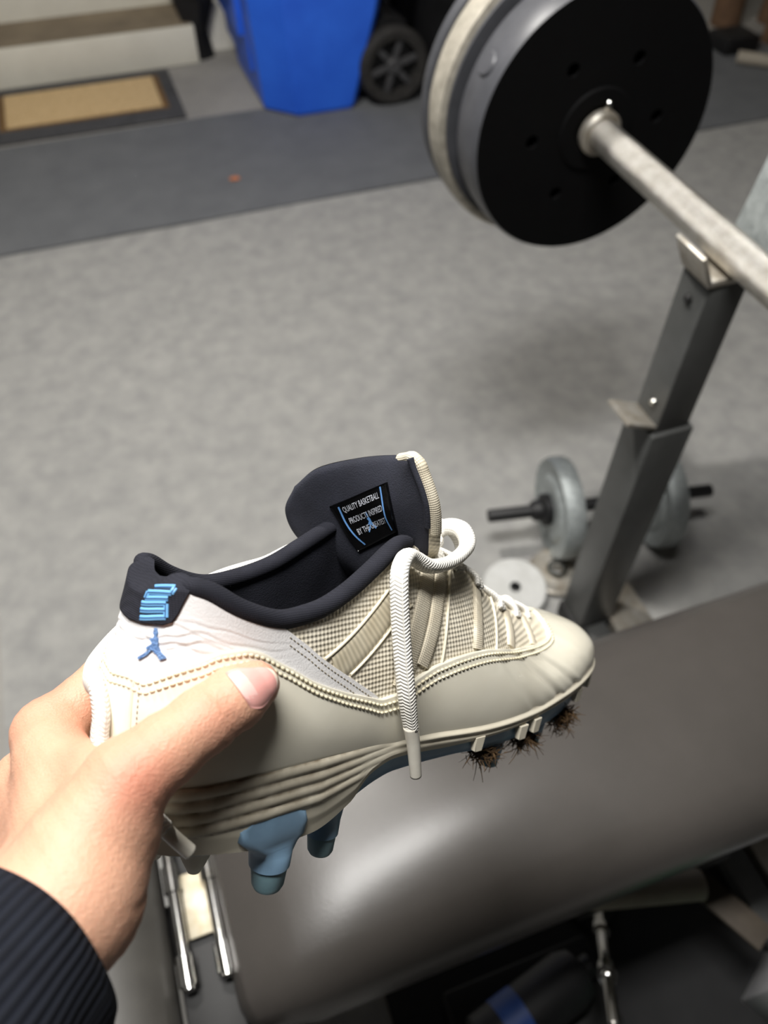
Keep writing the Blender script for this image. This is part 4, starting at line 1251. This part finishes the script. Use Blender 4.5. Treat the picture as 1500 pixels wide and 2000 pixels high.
# small square lugs along the forefoot edge
def lug(s, w, ang, sz=(6.4, 4.5, 8.0), top=20.0):
    bm = bmesh.new()
    lx, ly, lz = [k * .001 for k in sz]
    r = bmesh.ops.create_cube(bm, size=1.0)
    for v in bm.verts:
        k = 1.0 if v.co.z > 0 else .72
        v.co = Vector((v.co.x * lx * k, v.co.y * ly * k, v.co.z * lz))
    bmesh.ops.bevel(bm, geom=list(bm.edges), offset=.0003, segments=1, affect='EDGES')
    p = loc(np.array([s, w, top - sz[2] / 2]))
    bmesh.ops.transform(bm, matrix=Matrix.Translation(Vector(p)) @ Matrix.Rotation(ang, 4, 'Z'), verts=bm.verts)
    bm_obj('edge_lug', bm, M_midsole, shoe)
for s, top in ((172, 20.5), (205, 19.5), (217, 20.5), (262, 26.5), (283, 29.0), (130, 21)):
    w = float(np.interp(s, OUT_S, OUT_W)); w2 = float(np.interp(s + 3, OUT_S, OUT_W))
    for sg in (1, -1):
        if s == 130:
            continue
        lug(s, (w + .5) * sg, -math.atan2((w2 - w), 3) * sg, top=top)
# dry grass and mud caught between the forefoot studs
def clump(c, rad, nb, seed, ln=9):
    r = np.random.default_rng(seed)
    V, F = [], []
    for k in range(nb):
        p0 = np.array(c) + r.normal(size=3) * np.array(rad) * .5
        d = r.normal(size=3) * np.array([1, .7, .6]) + np.array([.15, .2, -.35]); d /= np.linalg.norm(d)
        L = ln * r.uniform(.5, 1.35); bend = r.normal(size=3) * .35
        pts = np.array([p0 + d * L * t + bend * L * t * t for t in np.linspace(0, 1, 5)])
        v, f, _u, _f = tube_data(pts, np.linspace(.34, .1, 5) * r.uniform(.6, 1.5), None, 4)
        b = len(V); V += list(v); F += [tuple(b + i for i in q) for q in f]
    g = mesh('grass_clump', loc(np.array(V)), F, M_grass, shoe)
    tag(g, kind='stuff')
    bm = bmesh.new()
    bmesh.ops.create_icosphere(bm, subdivisions=3, radius=1)
    for v in bm.verts:
        a = 1 + .22 * math.sin(v.co.x * 5 + seed) * math.sin(v.co.y * 6) + r.normal() * .05
        q = np.array(v.co) * a * np.array(rad) * .75 + np.array(c) + np.array([0, -1.5, 1.5])
        v.co = loc(q)
    bm_obj('mud_clod', bm, M_mud, shoe, sharp=0)
clump((186, 33, 6.0), (10, 5, 3.5), 240, 3, 6)
clump((218, 35, 6.0), (8, 5, 4.0), 240, 5, 7)
clump((257, 34, 9), (8, 5, 6.5), 320, 8, 6)
# ------------------------------------------------------------------ the hand (same millimetre frame as the shoe)
def rcone(P, a, b, ra, rb):
    """signed distance to a tapered capsule"""
    a = np.asarray(a, np.float32); b = np.asarray(b, np.float32)
    ab = b - a
    t = np.clip(((P - a) @ ab) / float(ab @ ab), 0, 1)
    d = np.sqrt((((P - a) - t[..., None] * ab) ** 2).sum(-1))
    return d - (ra + (rb - ra) * t)


def smin(a, b, k):
    h = np.clip(.5 + .5 * (b - a) / k, 0, 1)
    return b + (a - b) * h - k * h * (1 - h)


THUMB = [(33.5, 40.6, 75.0, 8.6), (25.5, 40.6, 71.9, 10.6), (13.4, 40.4, 66.2, 10.9), (0.5, 39.2, 58.5, 11.6), (-11.1, 36.6, 50.0, 13.8), (-24.0, 38.5, 33.0, 18.5)]
FING = [[(-7.4, -35.9, 35.6, 13.0), (7.2, -38.6, 44.5, 10.8), (22.0, -43.0, 55.3, 10.0), (42, -44.5, 65, 8.8), (58, -43.5, 70, 7.8)],
        [(-13, -40, 14, 12.8), (5, -46, 23, 10.6), (22, -48.5, 33, 10.2), (45, -46, 41, 9.0), (62, -45, 45, 8.0)],
        [(-15, -38, -7, 12.4), (4, -46, 3, 10.2), (22, -48.5, 12, 9.8), (44, -45.5, 18, 8.7), (60, -44, 20, 7.7)],
        [(-13, -31, -26, 11.4), (4, -42, -17, 9.0), (18, -46, -10, 8.6), (34, -46, -6, 7.6), (47, -45, -4, 6.8)]]
WR = [(-32.0, 45.8, 19.5, 19.0), (-38.5, 30.0, 9.0, 19.0)]
FORE = [(-55.5, 46.0, 7.5, 24.0), (-58.0, 35.0, 0.0, 24.0), (-96.0, 62.0, -10.0, 31.0)]


def chain(P, pts, k=3.0):
    d = None
    for p, q in zip(pts[:-1], pts[1:]):
        e = rcone(P, p[:3], q[:3], p[3], q[3])
        d = e if d is None else smin(d, e, k)
    return d


def hand_sdf(P):
    th = chain(P, THUMB, 3.5)
    th = smin(th, rcone(P, (-16.0, 35.5, 31.5), (-26, 40, 24), 16.0, 18.0), 8)          # ball of the thumb
    palm = rcone(P, WR[0][:3], WR[1][:3], WR[0][3], WR[1][3])
    for f, w, r in zip(FING, (WR[0], WR[0], WR[1], WR[1]), (14.0, 14.5, 14.0, 13.5)):
        palm = smin(palm, rcone(P, f[0][:3], w[:3], f[0][3], r), 7)
    palm = smin(palm, rcone(P, (-9.0, 8, 40.0), (-12.5, -20.0, 36.0), 8.0, 9.5), 9)          # web between thumb and index
    palm = smin(palm, rcone(P, (-13.0, 22, 38.0), (-9.0, 8, 40.0), 11.0, 8.0), 9)
    palm = smin(palm, th, 7)
    fo = smin(rcone(P, WR[0][:3], FORE[0][:3], 19, 23), rcone(P, WR[1][:3], FORE[1][:3], 19, 23), 8)
    fo = smin(fo, rcone(P, FORE[0][:3], FORE[2][:3], 24, 31), 10)
    palm = smin(palm, fo, 9)
    fi = None
    for f in FING:
        e = chain(P, f, 2.5)
        fi = e if fi is None else smin(fi, e, 1.2)
    return smin(palm, fi, 5.0)


def surface_nets(lo, hi, step):
    lo = np.array(lo, float); n = np.ceil((np.array(hi) - lo) / step).astype(int)
    ax = [(lo[k] + np.arange(n[k]) * step).astype(np.float32) for k in range(3)]
    D = np.empty(n, np.float32)
    for i in range(n[0]):
        yy, zz = np.meshgrid(ax[1], ax[2], indexing='ij')
        D[i] = hand_sdf(np.stack([np.full_like(yy, ax[0][i]), yy, zz], -1))
    ins = D < 0
    c = np.zeros(n - 1, int)
    for dx in (0, 1):
        for dy in (0, 1):
            for dz in (0, 1):
                c += ins[dx:n[0]-1+dx, dy:n[1]-1+dy, dz:n[2]-1+dz]
    act = (c > 0) & (c < 8)
    idx = -np.ones(n - 1, int)
    cells = np.argwhere(act)
    idx[act] = np.arange(len(cells))
    acc = np.zeros((len(cells), 3)); cnt = np.zeros(len(cells))
    corners = [(0, 0, 0), (1, 0, 0), (0, 1, 0), (1, 1, 0), (0, 0, 1), (1, 0, 1), (0, 1, 1), (1, 1, 1)]
    for a in range(8):
        for b in range(a + 1, 8):
            ca, cb_ = np.array(corners[a]), np.array(corners[b])
            if np.abs(ca - cb_).sum() != 1:
                continue
            da = D[tuple((cells + ca).T)]; dbb = D[tuple((cells + cb_).T)]
            m = (da < 0) != (dbb < 0)
            t = np.where(m, da / np.where(m, da - dbb, 1), 0)
            acc += np.where(m[:, None], ca + t[:, None] * (cb_ - ca), 0); cnt += m
    V = lo + (cells + acc / cnt[:, None]) * step
    F = []
    for k in range(3):
        u, w = (k + 1) % 3, (k + 2) % 3
        sl0 = [slice(None)] * 3; sl1 = [slice(None)] * 3
        sl0[k] = slice(0, -1); sl1[k] = slice(1, None)
        e = np.argwhere(ins[tuple(sl0)] != ins[tuple(sl1)])
        e = e[(e[:, u] > 0) & (e[:, w] > 0) & (e[:, u] < n[u]-1) & (e[:, w] < n[w]-1) & (e[:, k] < n[k]-1)]
        flip = ins[tuple(sl0)][tuple(e.T)]
        du = np.eye(3, dtype=int)[u]; dw = np.eye(3, dtype=int)[w]
        q = np.stack([idx[tuple((e - du - dw).T)], idx[tuple((e - dw).T)], idx[tuple(e.T)], idx[tuple((e - du).T)]], 1)
        q[~flip] = q[~flip][:, ::-1]
        F.append(q)
    return V, np.vstack(F)


HV, HF = surface_nets((-135, -75, -70), (75, 105, 100), 1.5)
def grad(P, e=.6):
    P = P.astype(np.float32)
    g = np.stack([hand_sdf(P + np.array(d, np.float32) * e) - hand_sdf(P - np.array(d, np.float32) * e) for d in ((1, 0, 0), (0, 1, 0), (0, 0, 1))], -1)
    return g / (np.linalg.norm(g, axis=-1, keepdims=True) + 1e-9)
HN = grad(HV)
for _ in range(2):
    HV = HV - HN * hand_sdf(HV.astype(np.float32))[:, None]
HN = grad(HV)
# skin creases: lines across the thumb joints, the wrist fold, knuckle wrinkles
def groove(c, axis, width, depth, reach, wave=0.0):
    axis = np.array(axis, float); axis /= np.linalg.norm(axis)
    d = HV - np.array(c, float)
    along = d @ axis
    rad = np.linalg.norm(d - along[:, None] * axis, axis=1)
    along = along + wave * np.sin(d[:, 1] * .5 + d[:, 2] * .4)
    return -depth * np.exp(-(along / width) ** 2) * np.clip(1.2 - rad / reach, 0, 1)
disp = np.zeros(len(HV))
tdir = np.array(THUMB[1][:3]) - np.array(THUMB[3][:3])
for k, o in enumerate((-4.5, -1.5, 1.5, 5.0)):
    c = np.array(THUMB[2][:3]) + tdir / np.linalg.norm(tdir) * o + np.array([2, 6, 4])
    disp += groove(c, tdir + np.array([0, 3.0 * (k - 1.5), 0]), .55, .38 if k % 2 else .55, 16, .3)
for k, o in enumerate((-3, 0, 3.5)):
    c = np.array(THUMB[4][:3]) + tdir / np.linalg.norm(tdir) * o + np.array([0, 10, 4])
    disp += groove(c, tdir, .7, .3, 14, .6)
disp += groove((-6, 44, 22), (.35, .15, 1), 1.1, 1.5, 24, .5)                 # fold at the base of the thumb
disp += groove((-10, 46, 14), (.3, .2, 1), .9, .5, 22, .6)
disp += groove((-12, 46, 8), (.3, .2, 1), .9, .4, 22, .6)
fd = np.array(FING[0][2][:3]) - np.array(FING[0][0][:3])
for o in (-3, 0, 3):
    disp += groove(np.array(FING[0][2][:3]) + fd / np.linalg.norm(fd) * o, fd, .7, .35, 14)
disp += groove((2, -22, 45), fd, 1.0, .7, 13)
disp += .12 * np.sin(HV[:, 0] * 1.1 + HV[:, 1] * .7) * np.sin(HV[:, 2] * .9 - HV[:, 1] * .5)
HV2 = HV + HN * disp[:, None]

M_skin = mat('skin', (208, 164, 138), 0.5, rgb2=(194, 144, 118), nscale=38, ndetail=6, bump=0.25, bscale=1100, contrast=0.9, sss=0.18, spec=0.4)
nt = M_skin.node_tree; b_ = nt.nodes['Principled BSDF']
atn = nt.nodes.new('ShaderNodeAttribute'); atn.attribute_name = 'flush'
mx = nt.nodes.new('ShaderNodeMix'); mx.data_type = 'RGBA'; mx.clamp_factor = True
nt.links.new(atn.outputs['Fac'], mx.inputs[0])
nt.links.new(b_.inputs['Base Color'].links[0].from_socket, mx.inputs[6])
mx.inputs[7].default_value = srgb(200, 122, 102)
nt.links.new(mx.outputs[2], b_.inputs['Base Color'])
M_nail = mat('thumb_nail', (228, 168, 160), 0.22, rgb2=(222, 158, 150), nscale=50, coat=0.4, sss=0.1)
M_nailw = mat('nail_free_edge', (240, 224, 206), 0.35, rgb2=(234, 216, 196), nscale=60, coat=0.3)
M_sleeve = weave_mat('navy_ribbed_knit', (24, 28, 38), (18, 21, 30), 1.9, 1.0, 'ribs', strength=0.45, coord='UV', rough=0.92, dark=0.55, dist=0.001)

person = mesh('person', loc(HV2), [tuple(q)[::-1] for q in HF], M_skin)
person.matrix_world = SHOE_M
tag(person, 'left hand in a dark navy ribbed sleeve gripping the cleat by its heel', 'person')
fl = np.zeros(len(HV))
for c, r, a in (((36, 42, 72), 10, .7), ((-12, 44, 54), 11, .75), ((-6, -40, 44), 13, .55), ((14, 45, 70), 9, .35), ((0, -10, 44), 12, .5), ((-14, 10, 44), 12, .4)):
    fl = np.maximum(fl, a * np.exp(-(((HV - np.array(c)) ** 2).sum(1)) / r ** 2))
at = person.data.attributes.new('flush', 'FLOAT', 'POINT')
at.data.foreach_set('value', fl.astype(np.float32))
# thumb nail: a curved plate laid on the thumb
NC = [(21.4, 40.1, 81.5), (35.0, 45.6, 86.3), (37.6, 47.8, 75.0), (25.7, 46.8, 70.7)]
NC = np.array(NC, float)
def nail(u0, u1, off, m, name, edge=1.0):
    k = 18
    u, v = np.meshgrid(np.linspace(u0, u1, k), np.linspace(0, 1, k), indexing='ij')
    # rounded outline
    vv = .5 + (v - .5) * np.sqrt(np.clip(1 - .55 * np.abs(2 * u - 1) ** 3.2, 0, 1)) * edge
    bow = .06 * (1 - (2 * vv - 1) ** 2)
    uu_ = u + np.where(u > .5, bow, -bow) * np.abs(2 * u - 1)
    P = (NC[0] * ((1-uu_) * (1-vv))[..., None] + NC[1] * (uu_ * (1-vv))[..., None] + NC[2] * (uu_ * vv)[..., None] + NC[3] * ((1-uu_) * vv)[..., None])
    for _ in range(6):
        P = P - grad(P) * (hand_sdf(P.astype(np.float32)) - 0)[..., None]
    n = grad(P)
    dome = off + .5 * np.clip(1 - (2 * v - 1) ** 4, 0, 1)
    top = P + n * dome[..., None]; bot = P - n * .6
    Vn = np.vstack([top.reshape(-1, 3), bot.reshape(-1, 3)])
    kk = k * k
    f = [(i*k + j, i*k + j+1, (i+1)*k + j+1, (i+1)*k + j) for i in range(k-1) for j in range(k-1)]
    bd = [j for j in range(k)] + [i*k + k-1 for i in range(1, k)] + [(k-1)*k + j for j in range(k-2, -1, -1)] + [i*k for i in range(k-2, 0, -1)]
    f += [(bd[i], bd[(i+1) % len(bd)], kk + bd[(i+1) % len(bd)], kk + bd[i]) for i in range(len(bd))]
    return mesh(name, loc(Vn), f, m, person)
nail(0.0, .93, .12, M_nail, 'thumb_nail')
nail(.90, 1.04, .14, M_nailw, 'nail_edge')
M_lun = mat('nail_lunula', (232, 188, 180), 0.25, rgb2=(228, 182, 174), nscale=50, coat=0.4)
nail(.0, .17, .16, M_lun, 'nail_lunula', .8)

# sleeve: ribbed cuff round the wrist, open towards the hand
ax0, ax1 = np.array([-42.0, 40.5, 9.5]), np.array([-95.0, 61.5, -12.0])
adir = (ax1 - ax0) / np.linalg.norm(ax1 - ax0)
e1_ = np.cross(adir, [0, 0, 1.0]); e1_ /= np.linalg.norm(e1_); e2_ = np.cross(adir, e1_)
prof = [(4.0, 26.5), (0.5, 27.5), (-1.5, 29.5), (-.5, 33.0), (3, 34.6), (12, 35.6), (26, 38), (34, 39.0), (44, 40), (70, 44), (105, 48), (170, 53), (250, 57), (254, 50), (254, 0.5)]
NS = 120
V, UVs = [], []
for d, r in prof:
    for k in range(NS):
        a = 2 * math.pi * k / NS
        rr = r * (1 + .03 * math.sin(3 * a + d * .05) + .02 * math.sin(5 * a - d * .09)) + (.15 * math.cos(a * 60) if 0 < d < 40 else 0)
        V.append(ax0 + adir * (d + 1.5 * math.sin(2 * a)) + (e1_ * math.cos(a) + e2_ * math.sin(a)) * rr)
        UVs.append((a * 36, d))
F = [(i*NS + k, i*NS + (k+1) % NS, (i+1)*NS + (k+1) % NS, (i+1)*NS + k) for i in range(len(prof) - 1) for k in range(NS)]
mesh('sleeve', loc(np.array(V)), F, M_sleeve, person, uvs=UVs)
